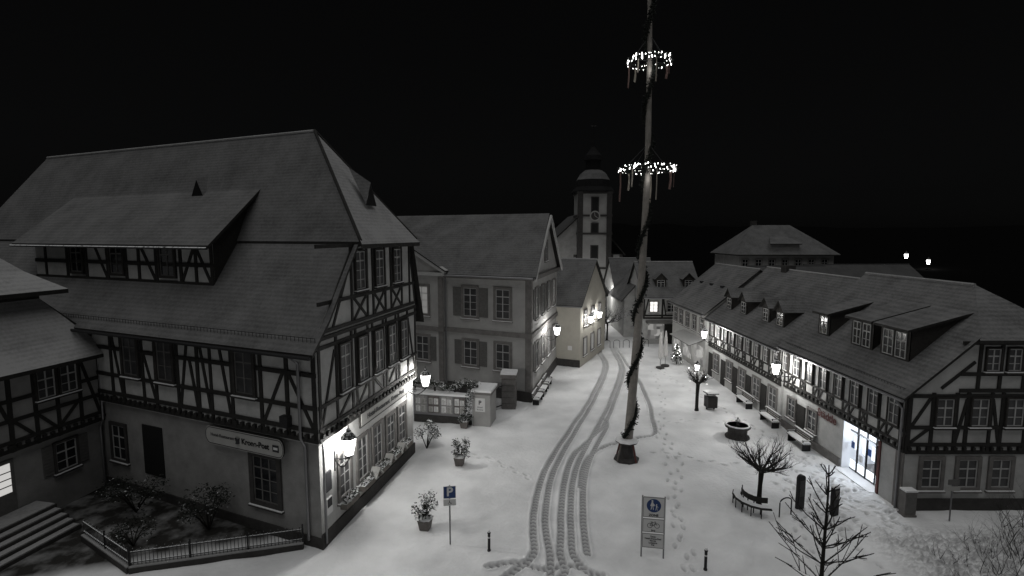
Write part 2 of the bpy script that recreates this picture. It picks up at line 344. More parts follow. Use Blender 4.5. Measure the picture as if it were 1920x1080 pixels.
rv=np.maximum(inr*fade*(.7-.3*chev),foot_a*.6)
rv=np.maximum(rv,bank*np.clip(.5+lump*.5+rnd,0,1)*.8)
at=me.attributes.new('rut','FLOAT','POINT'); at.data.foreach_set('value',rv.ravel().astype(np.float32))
garden_shade=np.clip((-9.2-X)/1.0,0,1)*np.clip((Y-(18.2+(-14.2-X)*(-.33)))/.8,0,1)*np.clip((26-Y)/1,0,1)  # hotel garden lies in lamp shadow; that shade is painted into the ground colour
at=me.attributes.new('garden_shade','FLOAT','POINT'); at.data.foreach_set('value',garden_shade.ravel().astype(np.float32))
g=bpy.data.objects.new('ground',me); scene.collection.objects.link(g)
m=bpy.data.materials.new('ground_snow'); m.use_nodes=True; nt=m.node_tree; N=nt.nodes; L=nt.links; b_=N['Principled BSDF']; b_.inputs['Roughness'].default_value=.75; b_.inputs['Specular IOR Level'].default_value=.15
tc=N.new('ShaderNodeTexCoord')
def nz(sc,det=5):
    n=N.new('ShaderNodeTexNoise'); n.inputs['Scale'].default_value=sc; n.inputs['Detail'].default_value=det; L.new(tc.outputs['Object'],n.inputs['Vector']); return n
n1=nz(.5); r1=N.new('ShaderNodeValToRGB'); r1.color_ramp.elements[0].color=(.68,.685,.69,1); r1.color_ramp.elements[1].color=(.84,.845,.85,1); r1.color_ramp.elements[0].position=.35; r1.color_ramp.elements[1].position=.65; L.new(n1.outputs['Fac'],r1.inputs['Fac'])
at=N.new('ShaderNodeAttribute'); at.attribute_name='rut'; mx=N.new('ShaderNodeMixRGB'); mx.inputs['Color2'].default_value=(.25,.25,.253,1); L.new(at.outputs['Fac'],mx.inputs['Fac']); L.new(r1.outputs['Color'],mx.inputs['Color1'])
at2=N.new('ShaderNodeAttribute'); at2.attribute_name='garden_shade'; n5=nz(1.2); ml=N.new('ShaderNodeMath'); ml.operation='MULTIPLY_ADD'; ml.inputs[1].default_value=1.0; ml.inputs[2].default_value=-.5; L.new(n5.outputs['Fac'],ml.inputs[0])
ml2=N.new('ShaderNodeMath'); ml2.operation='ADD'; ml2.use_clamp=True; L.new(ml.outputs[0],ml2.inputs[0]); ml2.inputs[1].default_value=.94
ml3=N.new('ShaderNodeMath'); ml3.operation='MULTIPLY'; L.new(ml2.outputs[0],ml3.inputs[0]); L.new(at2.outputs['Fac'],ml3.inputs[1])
mx2=N.new('ShaderNodeMixRGB'); mx2.inputs['Color2'].default_value=(.025,.024,.022,1); L.new(ml3.outputs[0],mx2.inputs['Fac']); L.new(mx.outputs['Color'],mx2.inputs['Color1'])  # near-black mix darkens the garden as painted shade
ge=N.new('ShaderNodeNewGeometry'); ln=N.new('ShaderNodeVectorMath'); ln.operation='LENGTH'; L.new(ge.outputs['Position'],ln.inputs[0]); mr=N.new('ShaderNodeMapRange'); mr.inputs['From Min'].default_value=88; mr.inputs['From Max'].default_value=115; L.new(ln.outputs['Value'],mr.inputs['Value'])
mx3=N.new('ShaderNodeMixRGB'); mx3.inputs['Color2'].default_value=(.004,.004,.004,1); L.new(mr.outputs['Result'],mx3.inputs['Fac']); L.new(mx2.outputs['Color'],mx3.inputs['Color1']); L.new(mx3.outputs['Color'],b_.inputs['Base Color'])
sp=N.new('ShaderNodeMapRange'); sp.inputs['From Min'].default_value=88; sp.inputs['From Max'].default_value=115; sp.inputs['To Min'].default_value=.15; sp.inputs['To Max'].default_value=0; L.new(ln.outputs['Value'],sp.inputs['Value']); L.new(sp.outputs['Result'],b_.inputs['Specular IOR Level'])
n2=nz(5,9); bp=N.new('ShaderNodeBump'); bp.inputs['Strength'].default_value=.7; bp.inputs['Distance'].default_value=.07; L.new(n2.outputs['Fac'],bp.inputs['Height']); L.new(bp.outputs['Normal'],b_.inputs['Normal'])
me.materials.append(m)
# ------------------------------------------------------------------ HOTEL (Krone-Post)
P0=Vector((-7.56,19.26,0)); dL=Vector((-.922,.387,0)); dR=Vector((.2047,.979,0))
def pt(r,s,z): v=P0+dL*r+dR*s; return Vector((v.x,v.y,z))
H=B('hotel_building',P0)
FF=Fr(P0.x,P0.y,dL.x,dL.y,1); FS=Fr(P0.x,P0.y,dR.x,dR.y,-1)
if FF.N.y>0: FF.N=-FF.N
if FS.N.x<0: FS.N=-FS.N
HL=31
H.poly('walls','plaster_low',[pt(0,0,0),pt(HL,0,0),pt(HL,0,4.46),pt(0,0,4.46)])
H.poly('walls','plaster',[pt(0,0,0),pt(0,9.3,0),pt(0,9.3,4.46),pt(0,0,4.46)])
H.poly('walls','plaster_low',[pt(HL,9.3,0),pt(0,9.3,0),pt(0,9.3,4.46),pt(HL,9.3,4.46)]); H.poly('walls','plaster_low',[pt(HL,9.3,0),pt(HL,0,0),pt(HL,0,4.46),pt(HL,9.3,4.46)])
e=.18
walls(H,'walls','plaster',[pt(-e,-e,0),pt(HL,-e,0),pt(HL,9.5,0),pt(-e,9.5,0)],4.4,8.6)
H.poly('walls','timber',[pt(-e,-e,4.4),pt(HL,-e,4.4),pt(HL,9.5,4.4),pt(-e,9.5,4.4)])
H.poly('walls','plaster',[pt(-e,-e,8.6),pt(-e,2.95,12.15),pt(-e,8.8,12.15),pt(-e,9.5,8.6)])
rm='roof_hotel'
H.slab('roof',rm,'timber',[pt(-.45,-.75,7.95),pt(HL+.4,-.75,7.95),pt(HL+.4,.45,9.05),pt(-.45,.45,9.05)],.16)
H.slab('roof',rm,'timber',[pt(-.45,.45,9.05),pt(HL+.4,.45,9.05),pt(HL+.4,3,12.1),pt(-.45,3,12.1)],.16)
H.slab('roof',rm,'timber',[pt(-.45,10.2,7.5),pt(HL+.4,10.2,7.5),pt(HL+.4,8.8,12.1),pt(-.45,8.8,12.1)],.16)
H.slab('roof',rm,'timber',[pt(-.6,2.85,12.0),pt(HL+.6,2.85,12.0),pt(27.5,5.9,17.5),pt(3.93,5.9,17.5)],.2)
H.slab('roof',rm,'timber',[pt(-.6,8.95,12.0),pt(HL+.6,8.95,12.0),pt(27.5,5.9,17.5),pt(3.93,5.9,17.5)],.2)
H.slab('roof','roof_thick','timber',[pt(-.75,2.7,11.9),pt(3.93,5.9,17.52),pt(-.75,9.1,11.9)],.2)
H.slab('roof',rm,'timber',[pt(HL+.6,2.85,12.0),pt(27.5,5.9,17.52),pt(HL+.6,8.95,12.0)],.2)
H.tube('ridge','roof_thick',[pt(3.93,5.9,17.72),pt(27.5,5.9,17.72)],.07)
H.tube('ridge','timber',[pt(3.93,5.9,17.75),pt(-.6,2.85,12.25)],.07); H.tube('ridge','timber',[pt(3.93,5.9,17.75),pt(-.6,9.0,12.25)],.07)
for s_,z_ in ((3.05,12.55),(-.35,8.65)):
    for i in range(150):
        r=-.3+i*.2
        if 6.4<r and s_>2: continue
        H.tube('snow_guard','metal',[pt(r,s_,z_-.25),pt(r,s_,z_)],.012,3)
    H.tube('snow_guard','metal',[pt(-.3,s_,z_-.02),pt(6.4 if s_>2 else 29,s_,z_-.02)],.014,4)
H.tube('gutter','metal',[pt(-.4,-.88,8.0),pt(HL,-.88,8.0)],.08)
H.poly('dormer','plaster',[pt(6.75,1.33,10.0),pt(21,1.33,10.0),pt(21,1.33,12.4),pt(6.75,1.33,12.4)])
H.poly('dormer','timber',[pt(6.75,1.33,10.0),pt(6.75,1.33,12.35),pt(6.75,4.4,14.7),pt(6.75,3,12.1)])
H.slab('dormer',rm,'timber',[pt(6.35,.7,11.87),pt(22,.7,11.87),pt(22,4.5,14.78),pt(6.35,4.5,14.78)],.16)
H.tube('dormer','metal_snow',[pt(6.35,.62,11.9),pt(22,.62,11.9)],.06)
FD=Fr(pt(0,1.33,0).x,pt(0,1.33,0).y,dL.x,dL.y,1)
if FD.N.y>0: FD.N=-FD.N
timber(H,FD,[6.85,7.9,8.95,10.7,12.0,13.0,14.5,16.3,18,20],[10.22,11.1,12.25],[((6.95,10.3),(7.85,11.9)),((8.0,11.9),(8.9,10.3)),((10.8,10.3),(11.9,12.1)),((14.6,10.3),(15.6,12.1))],10.15,12.35,6.75,21)
for a in (9.85,13.7,17.1): window(H,FD,a,11.3,1.0,1.5,.03,sur=.12,sm='timber_red',glass='glass',snow=False,frm='shutter')
# triangular roof vents: dark front, small roof running back into the slope
def vent(c,wx,hh,back,up):
    l=c-wx; r_=c+wx; t_=c+Vector((0,0,hh)); bk=c+back+Vector((0,0,up))
    H.raw('vents','black',[l,r_,t_],[(0,1,2)]); H.raw('vents',rm,[l+Vector((0,0,.04)),t_+Vector((0,0,.06)),bk,r_+Vector((0,0,.04))],[(0,1,2),(3,2,1)])
vent(pt(10.6,3.95,14.15),dL*.62,1.15,dR*1.1,1.6)
vent(pt(.55,5.9,13.9),dR*.55,1.05,dL*1.3,1.9)
n=.177
timber(H,FF,[-.08,1.3,2.7,4.35,5.6,6.4,7.7,9.2,10.1,11.6,12.4,14,16,18,20],[4.55,4.95,5.85,7.15,8.45],
 [((0,5.0),(1.2,7.1)),((1.45,7.2),(2.6,5.0)),((4.5,5.0),(5.1,8.4)),((5.7,5.0),(6.3,8.4)),((6.9,8.4),(7.6,5.0)),((6.5,5.0),(6.9,7.2)),((9.3,5.0),(10,7.1)),((11.7,5),(12.3,8))],4.5,8.55,-.2,21,n,.17)
for i in range(60): H.box('timber_frame','timber',FF,-.1+i*.35,.06+i*.35,n,n+.12,4.62,4.78)
for a in (3.55,8.45,10.87): window(H,FF,a,7.0,1.0,1.95,n+.05,sur=.14,sm='timber_red',cols=2,rows=3,glass='curtain',frm='shutter')
window(H,FF,2.9,2.35,1.35,1.95,0,sur=.22,sm='stone_dark',cols=3,rows=4,frm='shutter'); 
H.box('windows','black',FF,9.35,10.75,-.01,.05,1.2,3.6)
window(H,FF,12.6,2.4,1,1.7,0,sur=.15,sm='stone_dark')
H.box('base','stone_dark',FF,-.05,21,0,.05,0,.45)
H.tube('downpipe','galv',[FF.P(.55,.85,8.0),FF.P(.6,.3,7.6),FF.P(.6,.3,4.6),FF.P(.6,.1,4.2),FF.P(.6,.1,.3)],.06)
pts=[];
for i in range(9): t=-math.pi/2+math.pi*i/8; pts.append((5.75+math.cos(t)*.25,3.98+math.sin(t)*.4))
for i in range(9): t=math.pi/2+math.pi*i/8; pts.append((1.75+math.cos(t)*.25,3.98+math.sin(t)*.4))
H.raw('sign','signback',[FF.P(x,.32,z) for x,z in pts],[list(range(18))])
H.raw('sign','timber',[FF.P(x,.32,z) for x,z in pts]+[FF.P(x,.24,z) for x,z in pts],[(i,(i+1)%18,18+(i+1)%18,18+i) for i in range(18)])
pts2=pts+[pts[0]]
H.tube('sign','ink',[FF.P(x*.985+.055,.325,3.98+(z-3.98)*.88) for x,z in pts2],.014,4)
H.text('Hotel-Restaurant',FF,4.95,.33,4.02,.20,'ink'); H.text('Krone-Post',FF,3.05,.33,3.98,.33,'black',.01)
H.lathe('sign','ink',FF.P(4.03,.33,3.86),[(.10,0),(.08,.1),(.12,.24),(.02,.14)],8)
H.box('sign','ink',FF,1.75,2.08,.33,.34,3.84,4.12); H.box('sign','signwhite',FF,1.8,2.03,.34,.345,3.93,4.03)
H.box('fittings','metal',FF,.95,1.35,.35,.6,5.05,5.5); H.tube('fittings','metal',[FF.P(1.15,.15,5.3),FF.P(1.15,.45,5.3)],.03)
timber(H,FS,[-.08,1.15,2.4,2.75,3.85,4.3,5.4,5.75,6.85,7.2,8.3,9.35],[4.55,4.95,5.85,8.15,8.5],
 [((0,5.0),(1.05,7.9)),((1.25,5.0),(2.3,5.8)),((2.85,5.0),(3.75,5.8)),((4.4,5.8),(5.3,5.0)),((5.8,5.0),(6.8,5.8)),((8.4,8.0),(9.2,5.0))],4.5,8.55,-.2,9.5,n,.15)
for i in range(27): H.box('timber_frame','timber',FS,-.1+i*.35,.06+i*.35,n,n+.12,4.62,4.78)
for a in (1.78,3.3,4.85,6.3,7.75): window(H,FS,a,7.0,.82,1.95,n+.05,sur=.07,sm='timber_red',cols=2,rows=4,glass='curtain',frm='white')
timber(H,FS,[],[8.75,9.85,12.05],[],8.6,12.1,.0,9.3,n,.15)
timber(H,FS,[2.55,3.95,4.5,5.75,6.4,7.7,8.7],[],[((2.7,8.85),(3.85,9.8)),((2.7,9.8),(3.85,8.85)),((4.6,8.85),(5.65,9.8)),((4.6,9.8),(5.65,8.85)),((6.5,8.85),(7.6,9.8)),((6.5,9.8),(7.6,8.85)),((.1,8.7),(2.75,12.0)),((1.0,8.8),(2.4,11.2)),((8.75,12.0),(9.4,8.7))],8.8,12.05,0,9,n,.15)
for a in (3.25,5.1,7.05): window(H,FS,a,10.95,.85,1.65,n+.05,sur=.07,sm='timber_red',cols=2,rows=4,glass='curtain',frm='white')
for i,a in enumerate((1.78,3.35,4.85,6.3,7.7)):
    window(H,FS,a,2.35,.85,1.9,0,sur=.16,sm='stone',cols=2,rows=4,frm='white',glass='curtain')
    H.box('flower_boxes','wood',FS,a-.55,a+.55,.1,.4,1.0,1.25); 
H.box('base','stone_dark',FS,-.05,9.35,0,.07,0,.6)
H.box('sign','signback',FS,2.9,8.0,.22,.28,4.0,4.55); H.box('sign','timber',FS,2.82,8.08,.2,.26,3.93,4.62)
H.text('Hotel-Restaurant  Krone-Post',FS,5.45,.29,4.27,.33,'ink',.006)
H.box('sign','signwhite',FS,.35,.75,.0,.05,1.2,1.9); H.box('sign','ink',FS,.38,.72,.05,.055,1.5,1.86); H.box('sign','ink',FS,.3,.7,0,.08,2.2,3.0)
H.tube('downpipe','galv',[FS.P(.12,.12,4.3),FS.P(.12,.12,.2)],.05)
for a in (4.1,5.6,7.0):
    H.beam('canopy','signback',FS,(a-.35,1.15),(a,1.55),.07,.1,.5); H.beam('canopy','signback',FS,(a,1.55),(a+.35,1.15),.07,.1,.5)
H.done()
def leafball(b,part,mt,c,r,n,size=.09,squash=1,seed=0,lift=0):
    rg=random.Random(seed); vs=[];fs=[]
    for i in range(n):
        while True:
            d=Vector((rg.uniform(-1,1),rg.uniform(-1,1),rg.uniform(-1,1)))
            if .35<d.length<1: break
        k=1+.35*math.sin(d.x*5+seed)*math.sin(d.y*4+d.z*6)
        p=Vector(c)+Vector((d.x*r*k,d.y*r*k,d.z*r*k*squash)); u=Vector((rg.gauss(0,1),rg.gauss(0,1),rg.gauss(0,.5)+lift)).normalized(); w=u.cross(Vector((rg.gauss(0,1),rg.gauss(0,1),rg.gauss(0,1)))).normalized()
        s=size*rg.uniform(.6,1.3); k0=len(vs); vs+=[p-u*s,p+w*s*.4,p+u*s,p-w*s*.4]; fs.append((k0,k0+1,k0+2,k0+3))
    b.raw(part,mt,vs,fs)
for i,a in enumerate((1.78,3.35,4.85,6.3,7.7)):
    f=B('window_flowers',FS.P(a,.25,1.3)); 
    for j in range(3): leafball(f,'foliage','leaf',FS.P(a-.35+j*.35,.27,1.36),.2,60,.06,.7,i*5+j)
    f.done()
lantern('wall_lantern',(-6.72,20.3,3.9),(-7.33,20.3,3.5),1.3,290)
lantern('wall_lantern',(-4.78,27.6,4.55),(-5.85,27.5,4.2),1.15,420)
# ------------------------------------------------------------------ annex (far left)
A0=P0+dL*13.5; AF=Fr(A0.x,A0.y,-dR.x,-dR.y,1)
if AF.N.x<0: AF.N=-AF.N
A=B('timbered_annex_house',A0)
AL=11; P=AF.P
for p,q_ in (((0,-.35),(AL,-.35)),((AL,-.35),(AL,-9)),((0,-9),(0,-.35))): A.poly('walls','plaster_low',[P(*p,0),P(*q_,0),P(*q_,3.4),P(*p,3.4)])
for p,q_ in (((0,-.15),(AL,-.15)),((AL,-.15),(AL,-9)),((0,-9),(0,-.15))): A.poly('walls','plaster_low',[P(*p,3.35),P(*q_,3.35),P(*q_,7.05),P(*p,7.05)])
A.slab('roof','roof_thick','timber',[P(-.4,.45,6.65),P(AL,.45,6.65),P(AL,-.4,7.45),P(.0,-.4,7.45)],.18)
A.slab('roof','roof_thick','timber',[P(.0,-.4,7.45),P(AL,-.4,7.45),P(AL,-1.9,9.5),P(1.3,-1.9,9.5)],.18)
A.slab('roof','roof_thick','timber',[P(-.4,.35,6.7),P(1.3,-1.9,9.5),P(1.3,-8,9.5),P(-.4,-9,6.7)],.18)
A.slab('roof','roof_thick','timber',[P(.5,-1.0,9.75),P(AL,-1.0,9.75),P(AL,-2.4,10.6),P(1.3,-2.4,10.6)],.2)
A.slab('roof','roof_thick','timber',[P(1.3,-2.4,10.6),P(AL,-2.4,10.6),P(AL,-5.4,13.6),P(3.6,-5.4,13.6)],.2)
A.slab('roof','roof_thick','timber',[P(.5,-1.0,9.75),P(1.3,-2.4,10.6),P(3.6,-5.4,13.6),P(.5,-9,9.75)],.2)
A.box('walls','timber',AF,1.2,AL,-8,-1.8,9.5,9.85)
n=-.15
timber(A,AF,[.1,1.05,2.05,2.95,3.9,4.8,6],[3.5,3.85,4.75,5.6,6.85],[((.2,3.9),(.95,6.7)),((3.1,3.9),(3.8,4.7)),((1.2,4.7),(2,3.9)),((2.2,3.9),(2.9,4.7)),((4,4.8),(4.7,6.8))],3.4,7,0,AL,n,.16)
for i in range(30): A.box('timber_frame','timber',AF,i*.33,.15+i*.33,n,n+.1,3.58,3.72)
for a in (1.55,2.5): window(A,AF,a,5.95,.72,1.25,n+.05,sur=.08,sm='timber_red',glass='curtain')
window(A,AF,1.75,2.35,.9,1.3,-.35,sur=.1,sm='stone_dark',shut=.42)
A.box('door','shutter',AF,3.85,5.0,-.36,-.3,.8,3.1); A.box('door','doorlight',AF,4.0,4.45,-.3,-.285,1.7,2.95); A.box('door','doorlight',AF,4.55,4.9,-.3,-.285,1.7,2.95)
for z in (2.0,2.3,2.6): A.box('door','shutter',AF,3.98,4.92,-.285,-.27,z-.02,z+.02)
A.tube('downpipe','galv',[P(.15,.3,6.7),P(.15,0,6.2),P(.15,-.05,3.5),P(.15,-.25,3.1),P(.15,-.25,0)],.05)
A.done()
st=B('snowy_steps',P(4.4,1,0))
for i in range(5):
    st.box('steps','stone_dark',AF,3.3-.05*i,6.5,-.34,.75+.38*(4-i),i*.16,(i+1)*.16)
    st.box('snow','roof_thick',AF,3.36-.05*i,6.4,(.75+.38*(3-i)+.04) if i<4 else -.3,.75+.38*(4-i)-.03,(i+1)*.16+.002,(i+1)*.16+.05)
st.done()
fe=B('garden_fence',(-14.2,17.9,0))
def fence(b,p,q_,h=.85,step=.13):
    f=Fr(p[0],p[1],q_[0]-p[0],q_[1]-p[1]); l=math.hypot(q_[0]-p[0],q_[1]-p[1])
    b.box('plinth','stone_dark',f,0,l,-.12,.12,0,.22); b.box('plinth','roof_thick',f,0,l,-.11,.11,.222,.27)
    for z in (.38,h-.06): b.box('rails','metal_snow',f,0,l,-.02,.02,z-.02,z+.02)
    k=int(l/step)
    for i in range(k+1):
        a=l*i/k; b.tube('pickets','metal_snow',[f.P(a,0,.25),f.P(a,0,h+(.08 if i%2 else 0))],.013,4)
    for i in range(int(l/2)+1): b.box('posts','metal',f,min(l-.04,i*2),min(l,i*2+.05),-.03,.03,0,h+.15)
fence(fe,(-8.35,19.35),(-14.2,17.85)); fence(fe,(-14.2,17.85),(-17.6,19.9)); fe.done()
def shrub(name,c,h,r,n=500,mt='leafdark',seed=1,size=.09):
    b=B(name,(c[0],c[1],0)); rg=random.Random(seed)
    for i in range(9):
        a=rg.uniform(0,6.28); e_=Vector((c[0]+math.cos(a)*r*.7,c[1]+math.sin(a)*r*.7,h*rg.uniform(.5,.9)))
        b.tube('stems','barkdark',[Vector((c[0],c[1],0)),Vector((c[0],c[1],0)).lerp(e_,.5)+Vector((0,0,.1)),e_],[.03,.02,.008],4)
        leafball(b,'foliage',mt,e_,r*.5,n//9,size,.9,seed*10+i)
    b.done()
shrub('garden_shrub',(-12.9,20.6),1.9,.9,1100,'leafdark',3,.06); shrub('garden_shrub',(-17.0,22.0),1.7,1.2,1100,'leafdark',5,.06); shrub('garden_shrub',(-15.3,19.5),.8,.8,600,'leafdark',6,.06)
shrub('evergreen_shrub',(-5.0,28.9),1.5,.7,1000,'leaf',8,.06)
# ------------------------------------------------------------------ COURTHOUSE (white building)
CF=Fr(1.4,37.2,-.907,.42); 
if CF.N.y>0: CF.N=-CF.N
CD=11.3; CL=16
C=B('municipal_building',CF.P(8,-5,0)); P=CF.P
SF=Fr(1.4,37.2,.25,.968)
if SF.N.x<0: SF.N=-SF.N
def cp(a,s,z): v=Vector((1.4,37.2,0))+CF.A*a+SF.A*s; return Vector((v.x,v.y,z))
walls(C,'walls','plaster_court',[cp(0,0,0),cp(CL,0,0),cp(CL,CD,0),cp(0,CD,0)],0,9.5)
C.poly('walls','plaster_court',[cp(0,0,9.5),cp(0,CD/2,14),cp(0,CD,9.5)])
C.slab('roof','roof_far','timber',[cp(-.5,-.5,9.3),cp(CL,-.5,9.3),cp(CL,CD/2,14.1),cp(-.3,CD/2,14.1)],.15)
C.slab('roof','roof_far','timber',[cp(-.5,CD+.5,9.3),cp(CL,CD+.5,9.3),cp(CL,CD/2,14.1),cp(-.3,CD/2,14.1)],.15)
C.beam('roof','white',SF,(-.5,9.25),(CD/2,14.0),.28,.35,.5); C.beam('roof','white',SF,(CD+.5,9.25),(CD/2,14.0),.28,.35,.498)
for F_,L_ in ((CF,CL),(SF,CD)):
    C.box('trim','stone',F_,-.1,L_,0,.12,4.85,5.2); C.box('trim','stone',F_,-.2,L_,0,.25,9.15,9.45); C.box('trim','stone_dark',F_,-.05,L_,0,.1,0,.8)
    C.box('trim','stone',F_,-.02,.45,0,.05,.8,4.85); C.box('trim','stone',F_,-.02,.45,0,.05,5.2,9.15)
C.box('trim','plaster_court',CF,7.4,CL,-.1,.35,0,9.5); C.box('trim','stone',CF,7.3,CL,.3,.47,4.85,5.2); C.box('trim','stone',CF,7.38,7.8,.3,.4,.8,4.85); C.box('trim','stone',CF,7.38,7.8,.3,.4,5.2,9.2)
C.poly('trim','plaster_court',[P(7.2,.36,9.5),P(16.8,.36,9.5),P(12,.36,12.2)])
C.box('trim','white',CF,7.1,CL,.34,.6,9.3,9.55); C.beam('trim','white',CF,(7.0,9.6),(12,12.3),.3,.2,.65)
C.slab('roof','roof_far','timber',[P(6.9,.7,9.6),P(12,.7,12.5),P(12,-4,12.5),P(6.9,-.8,9.6)],.1)
for a in (2.3,5.1):
    window(C,CF,a,7.3,1.15,2.2,0,sur=.2,sm='stone',cols=2,rows=4,shut=.0 if a<3 else .75,glass='curtain'); window(C,CF,a,3.3,1.15,1.9,0,sur=.2,sm='stone',cols=2,rows=3,shut=.65 if a>3 else 0,glass='curtain')
window(C,CF,9.35,7.3,1.15,2.2,.35,sur=.2,sm='stone',rows=4,glass='litwin_dim'); window(C,CF,9.35,3.4,1.15,1.9,.35,sur=.2,sm='stone',shut=.5,glass='curtain')
for a in (1.9,4.4,6.9,9.4):
    window(C,SF,a,7.3,1.0,2.2,0,sur=.15,shut=.55,glass='curtain'); window(C,SF,a,3.2,1.0,2.0,0,sur=.15,shut=.55,glass='curtain')
window(C,SF,5.65,11.2,1.0,1.5,0,sur=.15,glass='curtain')
C.tube('downpipe','galv',[P(7.25,.15,9.2),P(7.25,.15,.3)],.06); C.tube('gutter','galv',[P(-.4,.62,9.35),P(7,.62,9.35)],.08)
C.done()
lantern('wall_lantern',(3.75,42.0,4.6),(2.7,42.2,4.2),1.2,400)
gf=Fr(-6.6,33.4,4.15,-.85)
nb=B('notice_board',(-4.6,33,0)); 
if gf.N.y>0: gf.N=-gf.N
nb.box('wall','stone_dark',gf,0,4.0,-.2,0,0,.7); nb.box('frame','galv',gf,.05,3.7,0,.08,.55,1.95); nb.box('roof','snow',gf,-.1,4.0,-.25,.3,1.98,2.1)
rg=random.Random(4)
for i,(mt) in enumerate(('poster','poster2','poster','poster2')):
    nb.box('posters',mt,gf,.15+i*.9,.95+i*.9,.08,.09,.7,1.85)
    for j in range(4):
        a_=.2+i*.9+(j%2)*.36; z_=.78+(j//2)*.52; nb.box('posters','signwhite' if rg.random()<.6 else 'signback',gf,a_,a_+.3,.09,.093,z_,z_+rg.uniform(.35,.46))
        for l in range(4): nb.box('posters','ink',gf,a_+.04,a_+rg.uniform(.15,.27),.093,.095,z_+.05+l*.08,z_+.07+l*.08)
nb.done()
kp=B('stone_kiosk',(-2,33,0)); kp.box('body','plaster_court',gf,4.1,5.3,-1.6,.05,0,2.15); kp.box('cap','stone',gf,4.0,5.4,-1.7,.15,2.15,2.3); kp.box('cap','snow',gf,4.02,5.38,-1.68,.13,2.302,2.45)
kp.box('sign','signwhite',gf,4.3,4.95,.05,.08,1.0,1.9); kp.text('P',gf,4.62,.085,1.6,.38,'ink',.01); kp.text('Hotel\nKrone',gf,4.62,.085,1.22,.16,'ink'); kp.done()
pg=B('pergola_vine',(-4.6,33,0))
for a in (0,1.4,2.8,4.1): pg.tube('posts','timber',[gf.P(a,-.3,0),gf.P(a,-.3,2.5)],.06,4)
pg.box('beams','timber',gf,-.2,4.4,-.4,-.25,2.5,2.65)
for i in range(14): leafball(pg,'foliage','leaf',gf.P(-.2+i*.34,random.uniform(-.5,.2),2.6+random.uniform(-.15,.3)),.38,130,.06,.6,i)
for i in range(5): leafball(pg,'foliage','leaf',gf.P(3.9+random.uniform(-.2,.2),.25,2.3-i*.38),.33,120,.06,1,i+40)
pg.done()
gp=B('gate_pillar',(-.2,35.6,0)); g2=Fr(-.75,35.75,1,-.1)
if g2.N.y>0: g2.N=-g2.N
gp.box('shaft','stone',g2,0,1.0,-1,0,0,2.35); gp.box('cap','stone',g2,-.1,1.1,-1.1,.1,2.35,2.55); gp.box('cap','snow',g2,-.07,1.07,-1.07,.07,2.552,2.7)
for i in range(5): gp.box('shaft','stone_dark',g2,-.01,1.01,-1.01,.008,.42+i*.44,.44+i*.44)
gp.done()
ig=B('iron_gate',(-1.3,35,0)); g3=Fr(-1.9,34.4,1.2,1.3)
for i in range(14): ig.tube('bars','metal',[g3.P(i*.13,0,.1),g3.P(i*.13,0,2.0+.2*math.sin(i*.24))],.018,4)
ig.box('rails','metal',g3,0,1.75,-.02,.02,.3,.36); ig.box('rails','metal',g3,0,1.75,-.02,.02,1.7,1.76); ig.done()
# ------------------------------------------------------------------ street-left row
YF=Fr(6.4,47.3,-.907,.42)
if YF.N.y>0: YF.N=-YF.N
Yh=house('yellow_house',YF,4.4,9,6.1,9.9,'roof_far','plaster_yellow')
ys_=Fr(6.4,47.3,.42,.907)
if ys_.N.x<0: ys_.N=-ys_.N
for a in (1.5,4,6.5): window(Yh,ys_,a,4.6,.9,1.4,0,sur=.12); window(Yh,ys_,a,1.8,1.0,1.6,0,sur=.12,glass='litwin_dim')
window(Yh,YF,3.0,4.6,.8,1.3,0,sur=.12); Yh.box('base','stone_dark',YF,0,4.4,0,.06,0,.7); Yh.box('plaque','signwhite',YF,.8,1.2,0,.05,1.6,2.0); Yh.done()
H2=Fr(9.7,56,.25,.97)
if H2.N.x<0: H2.N=-H2.N
h=house('street_house',H2,9,8,5.6,9.4,'roof_far','plaster'); 
for a in (1.2,3,5,7): window(h,H2,a,4.2,.8,1.2,0,sur=.1); window(h,H2,a,1.5,.9,1.4,0,sur=.1)
hg=Fr(9.7,56,-.97,.25)
if hg.N.y>0: hg.N=-hg.N
timber(h,hg,[.1,1.3,2.6,4],[2.8,3.2,4.3,5.5],[((.2,3.3),(1.2,5.4)),((1.4,5.4),(2.5,3.3))],2.8,5.6,0,8); window(h,hg,1.9,1.5,.9,1.3,0,sur=.1); h.done()
H3=Fr(10.9,66,.1,.99)
if H3.N.x<0: H3.N=-H3.N
h=house('street_house',H3,8,7,5,8.4,'roof_dim','plaster'); h.done()
# ------------------------------------------------------------------ CHURCH
ch=B('church',(14.3,92,0)); cf=Fr(11.4,89.2,1,0)
if cf.N.y>0: cf.N=-cf.N
ch.box('tower','plaster_court',cf,0,5.8,-5.8,0,0,19.8)
for z in (6.5,12.5,15.6,19.5): ch.box('tower_trim','stone_dark',cf,-.15,5.95,-5.95,.15,z,z+.35)
for a in (0,5.0): ch.box('tower_trim','stone_dark',cf,a-.05,a+.85,-.5,.1,0,19.5)
for z,hh in ((17.6,2.4),(13.6,1.5),(9.5,2)):
    ch.box('tower_trim','stone_dark',cf,2.2,3.6,0,.06,z-hh/2-.2,z+hh/2+.2); ch.box('louvres','black',cf,2.4,3.4,.06,.08,z-hh/2,z+hh/2)
ccx=2.9
ch.raw('clock','signback',[cf.P(ccx+math.cos(t*math.pi/10)*.9,.2,15.7+math.sin(t*math.pi/10)*.9) for t in range(20)],[list(range(20))])
ch.raw('clock','stone_dark',[cf.P(ccx+math.cos(t*math.pi/10)*.68,.203,15.7+math.sin(t*math.pi/10)*.68) for t in range(20)],[list(range(20))])
